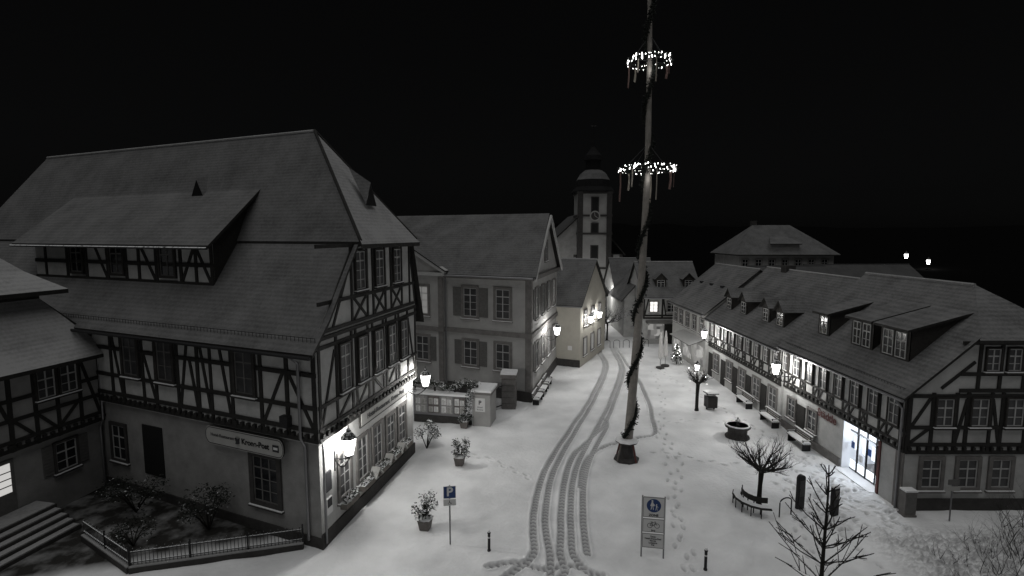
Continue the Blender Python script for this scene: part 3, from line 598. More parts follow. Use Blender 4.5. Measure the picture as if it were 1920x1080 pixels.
ch.beam('clock','signback',cf,(ccx,15.7),(ccx+.45,15.4),.1,.2,.24); ch.beam('clock','signback',cf,(ccx,15.7),(ccx-.1,16.3),.08,.2,.23)
c0=Vector((14.3,92.1,19.8)); 
mat('slate',(.016,.016,.0165),.8,.4,2,spec=.1)
ch.lathe('dome','slate',c0,[(4.0,0),(3.9,.3),(3.3,1.0),(3.0,2.2),(2.3,3.3),(1.5,3.9),(1.3,4.1),(1.3,5.6),(1.7,5.7),(1.5,6.5),(.9,7.2),(.35,8.0),(.2,9.2),(.05,10.6)],8,math.pi/8)
ch.tube('cross','metal',[c0+Vector((0,0,10.4)),c0+Vector((0,0,12.2))],.06,4); ch.tube('cross','metal',[c0+Vector((-.5,0,11.6)),c0+Vector((.5,0,11.6))],.06,4)
ch.lathe('dome_snow','roof_far',c0,[(3.02,2.25),(2.35,3.35),(1.55,3.95)],8,math.pi/8)
ch.box('nave','plaster_low',cf,-4.5,0,-25,-1.0,0,11); ch.slab('nave_roof','roof_dim','timber',[cf.P(-5,-.6,10.7),cf.P(1,-.6,16.2),cf.P(1,-26,16.2),cf.P(-5,-26,10.7)],.2)
ch.poly('nave','plaster_low',[cf.P(-4.5,-1,11),cf.P(0,-1,11),cf.P(0,-1,15.2)])
ch.box('nave','plaster',cf,5.8,8.2,-20,-1.5,0,9); ch.slab('nave_roof','roof_dim','timber',[cf.P(5.8,-1,12),cf.P(8.6,-1,8.8),cf.P(8.6,-20,8.8),cf.P(5.8,-20,12)],.2)
for a in (-4.5,-.6,5.9,7.6): ch.box('pilasters','stone_dark',cf,a,a+.6,-1.6,-.9 if a<5 else -1.4,0,9)
for a,z in ((-2.4,6),(6.9,5)): ch.box('windows','black',cf,a-.5,a+.5,-1.2,-.95 if a<5 else -1.45,z-1.8,z+1.8)
ch.done()
# ------------------------------------------------------------------ far-facing houses
f1=Fr(15,58,1,0)
if f1.N.y>0: f1.N=-f1.N
h=house('corner_house',f1,6.6,8,5.6,9.1,'roof_far','plaster')
for a in (1.2,3.2,5.4): window(h,f1,a,4.3,.9,1.2,0,sur=.1,glass='litwin' if a<1.5 else 'glass')
timber(h,f1,[.1,2.2,4.3,6.5],[3.0,3.3,5.3],[((.2,3.4),(.6,5.2)),((2.3,5.2),(2.6,3.4)),((6,3.4),(6.4,5.2))],3,5.5,0,6.6)
h.box('shop','shutter',f1,.3,6.3,0,.9,2.5,2.75); h.box('shop','shopglow',f1,.6,2.4,0,.05,.6,2.3); h.box('shop','shopglow',f1,3.6,6,0,.05,.6,2.3); h.box('shop','timber',f1,2.5,3.5,0,.05,0,2.3)
for a in (2.2,5.4): dormer(h,f1,a,1.2,-.9,6.2,7.4,1.5,.6,roof='roof_far')
h.done()
f2=Fr(14.2,70,1,0)
if f2.N.y>0: f2.N=-f2.N
h=house('street_house',f2,5.5,8,5.5,9.0,'roof_far','plaster'); timber(h,f2,[.1,1.4,2.8,4.2],[2.8,3.2,4.2,5.4],[((.2,3.3),(1.3,5.3)),((2.9,5.3),(4.1,3.3))],2.8,5.5,0,5.5); h.box('canopy','snow',f2,0,5,0,1.2,2.4,2.55); h.done()
h=house('street_house',Fr(13.7,62,0,1,1),8,6,4.8,8.2,'roof_far','plaster'); h.done()
# ------------------------------------------------------------------ RIGHT ROW
RF=Fr(17.7,22.2,0,1,1)
if RF.N.x>0: RF.N=-RF.N
R=house('timbered_shop_house',RF,10.3,10,5.5,9.9,'roof_row','plaster',gap=(1.55,4.2,2.65),hip=2.8,hipz=7.9)
def upper(b,fr,L_,zb,zt,a0=.75,step=1.35,n=0):
    k=int((L_-.8)/step)+1
    timber(b,fr,[],[zb,zb+.33,zb+.95,zt-.12],[],zb,zt,0,L_,n,.13,'timber')
    po=[.08]
    for i in range(k):
        a=a0+i*step; po+= [a-.42,a+.42]; window(b,fr,a,(zb+.95+zt-.2)/2,.66,zt-zb-1.3,n+.03,sur=.05,sm='timber_red',rows=3,glass='curtain',snow=False)
    timber(b,fr,po+[L_-.08],[],[((po[i]+.08,zb+.4),(po[i]+.35,zb+.9)) if i%4==0 else ((po[i]-.08,zb+.4),(po[i]-.38,zb+.9)) for i in range(1,len(po))],zb,zt-.1,0,L_,n,.11,'timber')
    for i in range(int(L_/.4)): b.box('timber_frame','timber',fr,.1+i*.4,.22+i*.4,n+.0,n+.11,zb+.09,zb+.24)
upper(R,RF,10.3,2.75,5.5)
R.box('shop','shopwall',RF,1.2,4.6,-4.6,-4.5,0,2.65); R.box('shop','shopwall',RF,1.2,4.6,-4.5,0,2.65,2.7); R.box('shop','stone',RF,1.2,4.6,-4.5,-.4,0,.04)
R.poly('shop','shopwall',[RF.P(4.2,0,0),RF.P(4.2,-1.28,0),RF.P(4.2,-1.28,2.65),RF.P(4.2,0,2.65)]); R.poly('shop','shopwall',[RF.P(4.6,-1.28,0),RF.P(4.6,-4.5,0),RF.P(4.6,-4.5,2.65),RF.P(4.6,-1.28,2.65)])
R.box('shop','red',RF,1.4,1.55,-1.2,.06,0,2.65); R.box('shop','shopwall',RF,1.4,1.5,-4.5,-1.21,0,2.65)
rg=random.Random(8)
for i in range(6):
    a=1.7+i*.42; R.box('shelves','shutter' if i%2 else 'signback',RF,a,a+.34,-4.3,-3.9,.04,rg.uniform(1.0,2.1))
for i in range(3): R.box('shelves',('poster','blue','ink')[i],RF,1.9+i*.8,2.3+i*.8,-2.9,-2.5,.04,rg.uniform(.8,1.3))
# glazed shopfront near the street line: metal frames, lit display strips, posters
for a0,a1 in ((1.62,2.22),(2.30,2.90),(2.98,3.58),(3.66,4.14)):
    R.box('door_frames','metal',RF,a0-.07,a0-.01,-.46,-.38,0,2.6); R.box('display','shoplit',RF,a0,a1,-.46,-.43,.12,.55); R.box('door_frames','galv',RF,a0,a1,-.44,-.39,.05,.12)
    R.box('display','shoplit',RF,a0+.03,a1-.03,-.46,-.43,2.2,2.5); R.box('display','shoplit',RF,a0+.06,a0+.3,-.46,-.43,1.2,1.9)
for i in range(4): R.box('tubes','shoplit',RF,1.8,4.0,-.75-i*1.1,-.65-i*1.1,2.6,2.64)
for z in (2.15,2.56): R.box('door_frames','galv',RF,1.56,4.2,-.44,-.39,z-.04,z+.04)
for i,(a,z) in enumerate(((2.05,.95),(2.72,1.5),(3.35,.9),(3.98,1.4))): R.box('door_posters','blue' if i%2 else 'signwhite',RF,a-.13,a+.13,-.42,-.41,z-.18,z+.18)
R.box('shop','snow',RF,1.5,4.3,-.3,.35,0,.05)
light(R,RF.P(2.9,-2.0,2.3),170,(.84,.91,1),.2,'ceiling_lamp'); light(R,RF.P(2.9,-.15,2.45),75,(.84,.91,1),.15,'ceiling_lamp')
R.text('Städtle',RF,5.6,.06,2.35,.62,'red',.015)
for a in (7.0,9.2): window(R,RF,a,1.6,.8,1.2,0,sur=.12)
R.box('door','timber',RF,7.75,8.6,0,.05,0,2.1); R.box('base','stone',RF,4.3,10.3,0,.06,0,.5)
GF=Fr(17.7,22.2,1,0)
if GF.N.y>0: GF.N=-GF.N
timber(R,GF,[.08,1.1,2.15,2.65,3.7,4.2,5.3,5.9,7,8,9.9],[2.75,3.1,3.9,5.35],[((.2,3.95),(1.0,5.3)),((.2,3.2),(1,3.85)),((2.2,3.2),(2.6,5.2)),((3.75,5.2),(4.15,3.2)),((5.4,3.2),(5.85,5.2)),((7.1,5.2),(7.9,3.2)),((6,3.2),(6.9,5.2))],2.7,5.5,0,10,0,.16)
for i in range(24): R.box('timber_frame','timber',GF,.1+i*.41,.23+i*.41,0,.12,2.85,3.0)
timber(R,GF,[3.0,3.95,5.0,6.0],[5.6,6.35,7.75],[((.2,5.6),(2.6,7.8)),((1.4,5.7),(2.8,6.9)),((6.1,5.7),(7.0,7.7)),((9.8,5.6),(7.4,7.8))],5.6,7.8,2.2,7.8,0,.16)
for a in (1.62,3.18,4.75,6.4): window(R,GF,a,4.6,.75,1.25,.03,sur=.07,sm='timber_red',glass='curtain')
for a in (3.55,4.5): window(R,GF,a,7.0,.6,1.0,.03,sur=.06,sm='timber_red',glass='curtain')
for a in (1.25,2.9,4.4,6.2): window(R,GF,a,1.75,.85,1.3,0,sur=.16,sm='stone',glass='curtain')
R.box('base','stone_dark',GF,-.03,10,0,.06,0,.55); R.box('base','stone',RF,-.04,.45,0,.05,0,2.7); R.tube('downpipe','galv',[RF.P(.15,.45,5.1),RF.P(.15,.12,4.7),RF.P(.15,.12,0)],.05)
for a,w_ in ((2.4,1.9),(4.75,1.7)): dormer(R,RF,a,w_,-1.0,6.35,8.0,3.1,.9,flat=True,cols=4)
dormer(R,RF,8.1,1.1,-1.0,6.35,7.8,2.6,.75,flat=True)
for s_,z_ in ((.1,5.65),):
    for i in range(50): R.tube('snow_guard','metal',[RF.P(.2+i*.2,s_,z_-.2),RF.P(.2+i*.2,s_,z_)],.01,3)
    R.tube('snow_guard','metal',[RF.P(.1,s_,z_),RF.P(10.2,s_,z_)],.014,4)
R.done()
RF2=Fr(17.6,32.6,0,1,1)
if RF2.N.x>0: RF2.N=-RF2.N
R=house('timbered_house',RF2,12.4,10,5.3,9.5,'roof_row','plaster'); upper(R,RF2,12.4,2.7,5.3)
for i,a in enumerate((1.0,3.3,5.6,7.9,10.6)):
    window(R,RF2,a,1.55,1.0,1.4,0,sur=.12,glass='curtain')
    R.box('door','timber',RF2,a+.85,a+1.65,0,.05,0,2.1)
for a in (2.3,4.3): dormer(R,RF2,a,1.1,-.9,6.0,7.3,1.5,.6)
for a in (7.9,10.6): dormer(R,RF2,a,1.1,-.9,6.0,7.3,1.5,.6)
R.box('chimney','stone_dark',RF2,9,9.8,-5.5,-4.7,9,10.0); R.done()
RF3=Fr(17.4,45.2,-.02,1,1)
if RF3.N.x>0: RF3.N=-RF3.N
R=house('shop_house',RF3,9,9,5.6,9.3,'roof_row','plaster')
for a in (1,2.8,4.6,6.4,8): window(R,RF3,a,4.2,.85,1.3,0,sur=.1); 
for a in (1.5,4.5,7.3): R.box('shopfront','shopglow',RF3,a-1,a+1,0,.05,.5,2.3)
R.slab('awning','white','timber',[RF3.P(.3,1.4,2.5),RF3.P(5.7,1.4,2.5),RF3.P(5.7,0,3.0),RF3.P(.3,0,3.0)],.05)
for a in (2,4.5,7): R.box('skylight','glass',RF3,a,a+.6,-2.6,-2.2,7.55,7.75)
R.done()
lantern('wall_lantern',(16.35,42.9,4.1),(17.6,42.9,3.7),1.1,320); lantern('wall_lantern',(16.45,31.2,4.25),(17.68,31.2,3.8),1.2,400)
lantern('wall_lantern',(8.85,51.2,4.5),(8.0,51.2,4.1),1.1,240); lantern('wall_lantern',(7.5,48.2,4.5),(6.7,48.2,4.2),1.1,150)
def streetlamp(name,x,y,z0,h,power,s=1.2):
    b=B(name,(x,y,z0)); b.tube('post','metal',[(x,y,z0),(x,y,z0+h-.5*s)],[.08,.05],8)
    b.lathe('glass','lantern_glass',(x,y,z0+h),[(.13*s,-.32*s),(.24*s,.22*s)],6); b.lathe('roof','metal_snow',(x,y,z0+h),[(.3*s,.22*s),(.1*s,.5*s),(.01,.7*s)],6); b.lathe('base','metal',(x,y,z0+h),[(.05,-.5*s),(.15*s,-.33*s)],6)
    light(b,(x,y,z0+h),power); b.done()
streetlamp('street_lamp',13.2,71,0,4.4,600); streetlamp('street_lamp',11.4,84,0,4.2,450)
for x,y,z,pw in ((110,143,6.6,300),(122,150,4.6,500),(112,144,1.2,200)):
    ix=np.searchsorted(xs,x); iy=np.searchsorted(ys,y); gz=float(Z[ix,iy]); base=min(gz,z-3.5)-.3; streetlamp('street_lamp',x,y,base,z-base,pw,2.2)
mf=Fr(38.5,88,1,.02)
if mf.N.y>0: mf.N=-mf.N
b=B('mansion',(46,93,0)); b.box('walls','plaster_low',mf,.5,17,-10,0,0,9.2); pp=mf.P
b.slab('roof','roof_far','timber',[pp(-.2,.7,8.9),pp(17.7,.7,8.9),pp(15,-2.2,11.4),pp(2.2,-2.2,11.4)],.2)
b.slab('roof','roof_far','timber',[pp(2.2,-2.2,11.4),pp(15,-2.2,11.4),pp(11.8,-5,14.0),pp(5.0,-5,14.0)],.2)
b.slab('roof','roof_far','timber',[pp(-.2,.7,8.9),pp(2.2,-2.2,11.4),pp(5.0,-5,14.0),pp(-.2,-10.7,8.9)],.2); b.slab('roof','roof_far','timber',[pp(17.7,.7,8.9),pp(15,-2.2,11.4),pp(11.8,-5,14.0),pp(17.7,-10.7,8.9)],.2)
b.box('dormer','plaster_low',mf,6,11,-1.5,-.2,9.1,10.9); b.slab('dormer','roof_far','timber',[pp(5.7,.1,10.8),pp(11.3,.1,10.8),pp(10,-2.5,12.0),pp(7,-2.5,12.0)],.15)
for i in range(7): window(b,mf,1.6+i*2.3,7.4,1.0,1.7,0,sur=.15)
b.box('chimney','stone_dark',mf,5,5.8,-6,-5,13,15.0); b.done()
for (x,y,L_,ez,rz) in ((44,72,16,5,7.9),(31,62,10,5.5,8.3)):
    f=Fr(x,y,1,.05)
    if f.N.y>0: f.N=-f.N
    h=house('background_house',f,L_,9,ez,rz,'roof_dim','plaster_low'); h.done()
# ------------------------------------------------------------------ MAYPOLE
mp=B('maypole',(6.4,27.5,0))
def pp_(z): return Vector((float(np.interp(z,[0,5,10,16,21.5,28],[6.4,6.72,7.0,7.15,7.1,6.95])),27.5,z))
zs=[0,2,5,9,13,16,18,21.5,25,28]
mp.tube('pole','polewood',[pp_(z) for z in zs],[.25,.24,.225,.2,.175,.16,.15,.13,.115,.1],14)
hp=[]; rr=[]
for i in range(430):
    z=1.3+i*.06; t=z*2*math.pi/3.6+1.2; r=(.25-.0055*z)+.05; c=pp_(z); hp.append(c+Vector((math.cos(t)*r,math.sin(t)*r,0))); rr.append(.09+.02*math.sin(i*1.7))
mp.tube('garland','needle',hp,rr,6)
for i in range(0,430): leafball(mp,'garland','needle',hp[i]+Vector((0,0,.05*math.sin(i))),.18,12,.08,1,i)
rl=random.Random(21)
for zc,R_,nl,rib in ((15.95,1.40,26,1.7),(21.4,1.04,22,1.3),(26.6,.75,14,1.6)):
    c=pp_(zc)
    ring=[c+Vector((math.cos(t*math.pi/24)*R_,math.sin(t*math.pi/24)*R_,.04*math.sin(t*1.3))) for t in range(49)]
    mp.tube('wreaths','needle',ring,.08,6,False)
    for i in range(0,48): leafball(mp,'wreaths','needle',ring[i],.16,16,.08,1,i)
    for k in range(4):
        t=k*math.pi/2+.4; mp.tube('spokes','metal',[c,c+Vector((math.cos(t)*R_,math.sin(t)*R_,0))],.02,4); mp.tube('spokes','metal',[c+Vector((0,0,1.3)),c+Vector((math.cos(t)*R_,math.sin(t)*R_,0))],.012,4)
    for i in range(nl*2):
        t=2*math.pi*i/nl/2+rl.uniform(-.04,.04); h_=rl.uniform(.07,.17)*(1 if i%2 else .7); rr_=R_+rl.uniform(-.03,.1)
        q_=c+Vector((math.cos(t)*rr_,math.sin(t)*rr_,rl.uniform(-.04,.04))); tl=Vector((rl.uniform(-.06,.06),rl.uniform(-.06,.06),0)); w_=rl.uniform(.018,.032)
        mp.tube('lights','led',[q_+tl+Vector((0,0,h_)),q_,q_-tl-Vector((0,0,h_))],[w_*.5,w_,w_*.4],5)
    for i in range(7):
        t=2*math.pi*i/7+.3; q_=c+Vector((math.cos(t)*R_,math.sin(t)*R_,0)); f=Fr(q_.x,q_.y,1,.3*i)
        ln_=rib*(.6+.4*(i%2)); mp.beam('ribbons','ribbon' if i%3 else 'ribbon_red',f,(0,zc-.1),(.03,zc-ln_*.5),.12,-.005,.005); mp.beam('ribbons','ribbon' if i%3 else 'ribbon_red',f,(.03,zc-ln_*.5),(-.03,zc-ln_),.13,-.004,.006)
    light(mp,c+Vector((0,-.3,-.5)),14,(1,.99,.97),.5,'wreath_lights')
b0=Vector((6.4,27.5,0))
mp.lathe('stand','stone_dark',b0,[(.72,0),(.7,.1),(.42,.2),(.36,.9),(.6,1.03),(.66,1.1)],8); mp.lathe('stand','snow',b0,[(.65,1.105),(.58,1.2),(.3,1.25)],8)
for k in range(4):
    t=k*math.pi/2+.6; mp.tube('stand','red' if k%2 else 'wood',[b0+Vector((math.cos(t)*.72,math.sin(t)*.72,.05)),b0+Vector((math.cos(t)*.45,math.sin(t)*.45,1.0))],.05,5)
mp.done()
# ------------------------------------------------------------------ trees
def grow(b,p,d,l,r,lev,rg,mt,spread=.6,up=.25,part='branches'):
    pts=[p]; rad=[r]; n=4
    for i in range(n):
        d=(d+Vector((rg.gauss(0,.16),rg.gauss(0,.16),rg.gauss(0,.1)+up*.2))).normalized(); p=p+d*l/n; pts.append(p); rad.append(r*(1-.6*(i+1)/n))
    b.tube(part,mt,pts,rad,5 if lev<2 else 4)
    if lev>0:
        for k in range(3 if lev>1 else 4):
            i=rg.randint(1,n); a=Vector((rg.gauss(0,1),rg.gauss(0,1),rg.gauss(0,.6))).normalized()
            grow(b,pts[i],(d+a*spread).normalized(),l*rg.uniform(.5,.75),rad[i]*.65,lev-1,rg,mt,spread,up,part)
def pollard(name,x,y,h,R_,seed,lit=0,mt='bark'):
    rg=random.Random(seed); b=B(name,(x,y,0)); top=Vector((x+.05,y,h))
    b.tube('trunk',mt,[(x,y,-.05),(x,y,.25),(x+.03,y+.02,h*.6),top],[.17,.11,.095,.12],9)
    for k in range(9):
        a=k*2*math.pi/9+rg.uniform(-.2,.2); e_=top+Vector((math.cos(a)*R_*.5,math.sin(a)*R_*.5,rg.uniform(.1,.6)))
        mid=top.lerp(e_,.5)+Vector((0,0,-.05)); b.tube('limbs',mt,[top-Vector((0,0,.1)),mid,e_],[.075,.055,.05],6)
        for j in range(6):
            a2=a+rg.gauss(0,.6); grow(b,e_ if j%2 else mid,Vector((math.cos(a2),math.sin(a2),rg.uniform(.2,1.1))).normalized(),R_*.5,.026,2,rg,mt,.55,.45)
    for i in range(lit):
        a=rg.uniform(0,6.28); r=rg.uniform(.1,.9)*R_; q_=Vector((x+math.cos(a)*r,y+math.sin(a)*r,h+rg.uniform(0,1.1))); b.lathe('string_lights','led',q_,[(.005,-.03),(.024,0),(.005,.03)],5)
    b.done()
pollard('pollarded_tree',11.4,22.5,1.75,1.4,11,0,'barkdark')
pollard('pollarded_tree',13.2,35.5,2.0,.85,12,6,'barkdark')
b=B('street_lamp',(13.35,36.1,0)); b.tube('post','metal',[(13.35,36.1,0),(13.35,36.1,2.75)],[.06,.04],8)
b.lathe('glass','lantern_glass',(13.35,36.1,3.05),[(.1,-.26),(.18,.14)],6); b.lathe('roof','metal_snow',(13.35,36.1,3.05),[(.22,.14),(.08,.32),(.01,.44)],6); light(b,(13.35,36.1,3.05),150); b.done()
pollard('pollarded_tree',11.3,60,2.2,2.6,14,0,'barksnow')
def conifer(name,x,y,top,seed):
    rg=random.Random(seed); b=B(name,(x,y,0)); b.tube('trunk','barkdark',[(x,y,0),(x,y,top*.6),(x+.03,y,top-.6),(x,y,top)],[.12,.05,.02,.012],7)
    def needles(p,q_,n_):
        vs=[];fs=[]; d=(q_-p)
        for i in range(n_):
            c=p+d*rg.random(); u=(d.normalized()*.9+Vector((rg.gauss(0,.5),rg.gauss(0,.5),rg.gauss(0,.5)))).normalized(); w_=u.cross(Vector((.1,0,1))).normalized()*.006; k=len(vs); vs+=[c-w_,c+w_,c+u*.035]; fs.append((k,k+1,k+2))
        b.raw('needles','needle',vs,fs)
    needles(Vector((x,y,top-1.2)),Vector((x,y,top)),120)
    z=top-.25; lv=0
    while z>top-3.4:
        ln=.28+lv*.2; nb_=4 if lv<3 else 6
        for k in range(nb_):
            a=k*2*math.pi/nb_+lv*.9+rg.uniform(-.3,.3); d=Vector((math.cos(a),math.sin(a),1.05-.08*lv)).normalized(); p=Vector((x,y,z+rg.uniform(-.05,.05))); L_=ln*rg.uniform(.65,1.2); e_=p+d*L_+Vector((0,0,.08*L_))
            b.tube('branches','barkdark',[p,p.lerp(e_,.5)-Vector((0,0,.05*L_)),e_],[.018,.014,.009],5); needles(p,e_,int(60*L_)+12)
            for j in range(1+lv//2):
                t=rg.uniform(.35,.9); s_=p.lerp(e_,t); dd=(d+Vector((rg.gauss(0,.55),rg.gauss(0,.55),.25))).normalized(); e2=s_+dd*L_*.33*rg.uniform(.6,1.2); b.tube('branches','barkdark',[s_,e2],[.012,.008],4); needles(s_,e2,14)
        z-=.47; lv+=1
    b.done()
conifer('spruce_tree',7.75,12.0,6.9,4)
def bareshrub(name,x,y,h,n_,seed,mt='barkdark'):
    rg=random.Random(seed); b=B(name,(x,y,0))
    for i in range(n_):
        a=rg.uniform(0,6.28); grow(b,Vector((x+rg.uniform(-.5,.5),y+rg.uniform(-.5,.5),0)),Vector((math.cos(a)*.5,math.sin(a)*.5,1)).normalized(),h*rg.uniform(.4,.75),.015,2,rg,mt,.6,.15,'twigs')
    b.done()
for i,(x,y,h_,k,mt) in enumerate(((17.6,17.3,2.3,12,'barksnow'),(19.6,18.4,2.4,12,'barkdark'),(15.6,16.2,1.6,10,'barksnow'),(21.4,20.4,2.2,9,'barkdark'),(18.4,19.2,1.2,10,'barksnow'),(16.7,18.3,1.0,9,'barksnow'),(20.3,19.6,1.3,9,'barksnow'),(18.2,16.4,2.8,9,'barkdark'))): bareshrub('bare_shrub',x,y,h_,k,i+1,mt)
# ------------------------------------------------------------------ planters
def planter(x,y,h,seed):
    b=B('potted_shrub',(x,y,0)); b.lathe('pot','terracotta',(x,y,0),[(.27,0),(.36,.42),(.38,.42),(.38,.48),(.3,.48)],4,.6); b.lathe('soil_snow','snow',(x,y,0),[(.33,.481),(.1,.56)],8)
    rg=random.Random(seed)
    for i in range(12):
        a=rg.uniform(0,6.28); r=rg.uniform(.1,.42); e_=Vector((x+math.cos(a)*r,y+math.sin(a)*r,rg.uniform(.75,h))); b.tube('stems','bark',[(x,y,.45),Vector((x,y,.5)).lerp(e_,.5),e_],[.02,.014,.008],4)
        leafball(b,'foliage','leaf',e_-Vector((0,0,.1)),.2,60,.065,1.2,seed*9+i)
    b.done()
planter(-3.7,20.7,1.65,1); planter(-2.85,26.8,1.6,2); planter(-3.1,32.2,.8,5)
# ------------------------------------------------------------------ signs
def disc(b,part,mt,fr,a,z,r,n,k=28,sx=1):
    b.raw(part,mt,[fr.P(a+math.cos(t*2*math.pi/k)*r*sx,n,z+math.sin(t*2*math.pi/k)*r) for t in range(k)],[list(range(k))])
def ringp(b,part,mt,fr,a,z,r,w_,n,k=24):
    for t in range(k):
        t0,t1=t*2*math.pi/k,(t+1)*2*math.pi/k; b.poly(part,mt,[fr.P(a+math.cos(t0)*r,n,z+math.sin(t0)*r),fr.P(a+math.cos(t1)*r,n,z+math.sin(t1)*r),fr.P(a+math.cos(t1)*(r-w_),n,z+math.sin(t1)*(r-w_)),fr.P(a+math.cos(t0)*(r-w_),n,z+math.sin(t0)*(r-w_))])
sf=Fr(-2.5,19.55,1,.13)
if sf.N.y>0: sf.N=-sf.N
b=B('parking_sign',(-2.5,19.6,0)); b.tube('post','galv',[sf.P(0,-.05,0),sf.P(0,-.05,2.5)],.032,8)
b.box('plate','signwhite',sf,-.25,.25,0,.015,1.98,2.5); b.box('plate','blue',sf,-.23,.23,.015,.018,2.0,2.48); b.text('P',sf,0,.022,2.25,.5,'signwhite',.016)
b.box('plate','signwhite',sf,-.25,.25,0,.015,1.68,1.95)
disc(b,'pictogram','ink',sf,-.01,1.88,.022,.02,10); b.beam('pictogram','ink',sf,(-.01,1.86),(0,1.80),.02,.017,.02); b.beam('pictogram','ink',sf,(0,1.80),(.05,1.80),.016,.017,.0205); b.beam('pictogram','ink',sf,(.05,1.80),(.075,1.745),.016,.017,.02); ringp(b,'pictogram','ink',sf,-.01,1.775,.05,.012,.0195,16); b.done()
zf=Fr(5.45,18.7,1,-.16)
if zf.N.y>0: zf.N=-zf.N
b=B('pedestrian_zone_sign',(5.45,18.7,0))
for a in (-.42,.42): b.tube('post','galv',[zf.P(a,-.05,0),zf.P(a,-.05,2.5)],.03,8)
for (z0,z1) in ((1.66,2.5),(1.06,1.62),(.42,1.02)): b.box('plate','signwhite',zf,-.42,.42,0,.015,z0,z1); b.box('plate','ink',zf,-.40,.40,.015,.017,z0+.02,z1-.02); b.box('plate','signwhite',zf,-.385,.385,.017,.019,z0+.035,z1-.035)
disc(b,'symbol','blue',zf,0,2.15,.27,.022)
def person_pict(a,z,s,dress=False):
    disc(b,'symbol','signwhite',zf,a,z+.13*s,.028*s,.026,10)
    if dress: b.raw('symbol','signwhite',[zf.P(a-.02*s,.026,z+.1*s),zf.P(a+.02*s,.026,z+.1*s),zf.P(a+.06*s,.026,z-.03*s),zf.P(a-.06*s,.026,z-.03*s)],[(0,1,2,3)])
    else: b.beam('symbol','signwhite',zf,(a,z+.1*s),(a,z),.045*s,.0235,.026)
    b.beam('symbol','signwhite',zf,(a-.01*s,z),(a-.035*s,z-.14*s),.02*s,.0235,.0262); b.beam('symbol','signwhite',zf,(a+.01*s,z),(a+.035*s,z-.14*s),.02*s,.0235,.0264)
    b.beam('symbol','signwhite',zf,(a,z+.08*s),(a+.08*s,z-.01*s),.018*s,.0235,.0266)
person_pict(-.06,2.17,1.3,True); person_pict(.1,2.09,.85)
b.text('ZONE',zf,0,.022,1.76,.13,'ink',.004)
ringp(b,'symbol','ink',zf,-.13,1.34,.1,.018,.022); ringp(b,'symbol','ink',zf,.14,1.34,.1,.018,.0222)
for p,q_ in (((-.13,1.34),(-.06,1.47)),((-.06,1.47),(.09,1.46)),((.09,1.46),(0,1.34)),((0,1.34),(-.06,1.47)),((0,1.34),(-.13,1.34)),((.14,1.34),(.08,1.5)),((.08,1.5),(.04,1.51)),((-.1,1.49),(-.03,1.49))): b.beam('symbol','ink',zf,p,q_,.016,.0195,.023)
b.text('frei',zf,0,.022,1.14,.11,'ink',.003)
b.text('Taxen\nHotel Krone-Post\nfrei bis\nLadezone\nfrei',zf,0,.022,.72,.085,'ink',.002)
b.done()
def bollard(x,y,h=.85,r=.055):
    b=B('bollard',(x,y,0)); b.lathe('post','metal',(x,y,0),[(r*1.3,0),(r*1.3,.05),(r,.06),(r,h-.12),(r*1.25,h-.11),(r*1.25,h-.06),(r*.9,h-.04),(r*.3,h)],12); b.lathe('band','signwhite',(x,y,0),[(r*1.03,h-.3),(r*1.03,h-.24)],12); b.lathe('snow','snow',(x,y,0),[(r*1.1,h-.045),(r*.8,h+.02),(.01,h+.035)],10); b.done()
bollard(-.91,19.15); bollard(7.25,18.0)
b=B('traffic_sign',(19.2,21.3,0)); b.tube('post','galv',[(19.2,21.3,0),(19.2,21.3,1.9)],.03,8); tf=Fr(19.2,21.26,1,0)
if tf.N.y>0: tf.N=-tf.N
b.box('plate','signback',tf,-.3,.3,0,.015,1.4,1.6); b.box('plate','shutter',tf,-.25,.25,0,.015,1.68,1.92); b.done()
b=B('utility_box',(17.9,21.5,0)); uf=Fr(17.45,21.6,1,0)
if uf.N.y>0: uf.N=-uf.N
b.box('body','stone',uf,0,.5,-.35,0,.05,1.15); b.box('body','stone',uf,-.03,.53,-.38,.03,0,.08); b.box('snow','snow',uf,-.02,.52,-.37,.02,1.151,1.22); b.box('door','shutter',uf,.04,.46,0,.01,.15,1.05); b.done()
fx,fy=13.95,30.6
b=B('stone_fountain',(fx,fy,0)); b.lathe('basin','stone_dark',(fx,fy,0),[(.72,0),(.72,.12),(.55,.2),(.58,.6),(.74,.68),(.76,.8),(.62,.8),(.58,.66),(.1,.66)],12); b.lathe('snow','snow',(fx,fy,0),[(.75,.802),(.68,.87),(.62,.802)],12); b.lathe('column','metal_snow',(fx,fy,0),[(.12,.66),(.09,1.0),(.16,1.08),(.05,1.2),(.02,1.3)],8); b.done(('basin','snow'))
b=B('litter_bin',(14.1,35.6,0)); lf=Fr(13.95,35.35,1,.1)
if lf.N.y>0: lf.N=-lf.N
for a in (.08,.62): b.box('legs','metal',lf,a-.04,a+.04,-.4,-.3,0,.3)
b.box('body','metal',lf,0,.7,-.65,0,.2,1.0)
for i in range(8): b.box('body','timber_red',lf,.03+i*.085,.08+i*.085,0,.015,.24,.95)
for a in (.03,.64): b.box('legs','metal',lf,a,a+.04,-.35,-.3,1.0,1.2)
b.box('roof','metal',lf,-.06,.76,-.72,.06,1.2,1.25); b.box('snow','snow',lf,-.04,.74,-.7,.04,1.252,1.32); b.done()
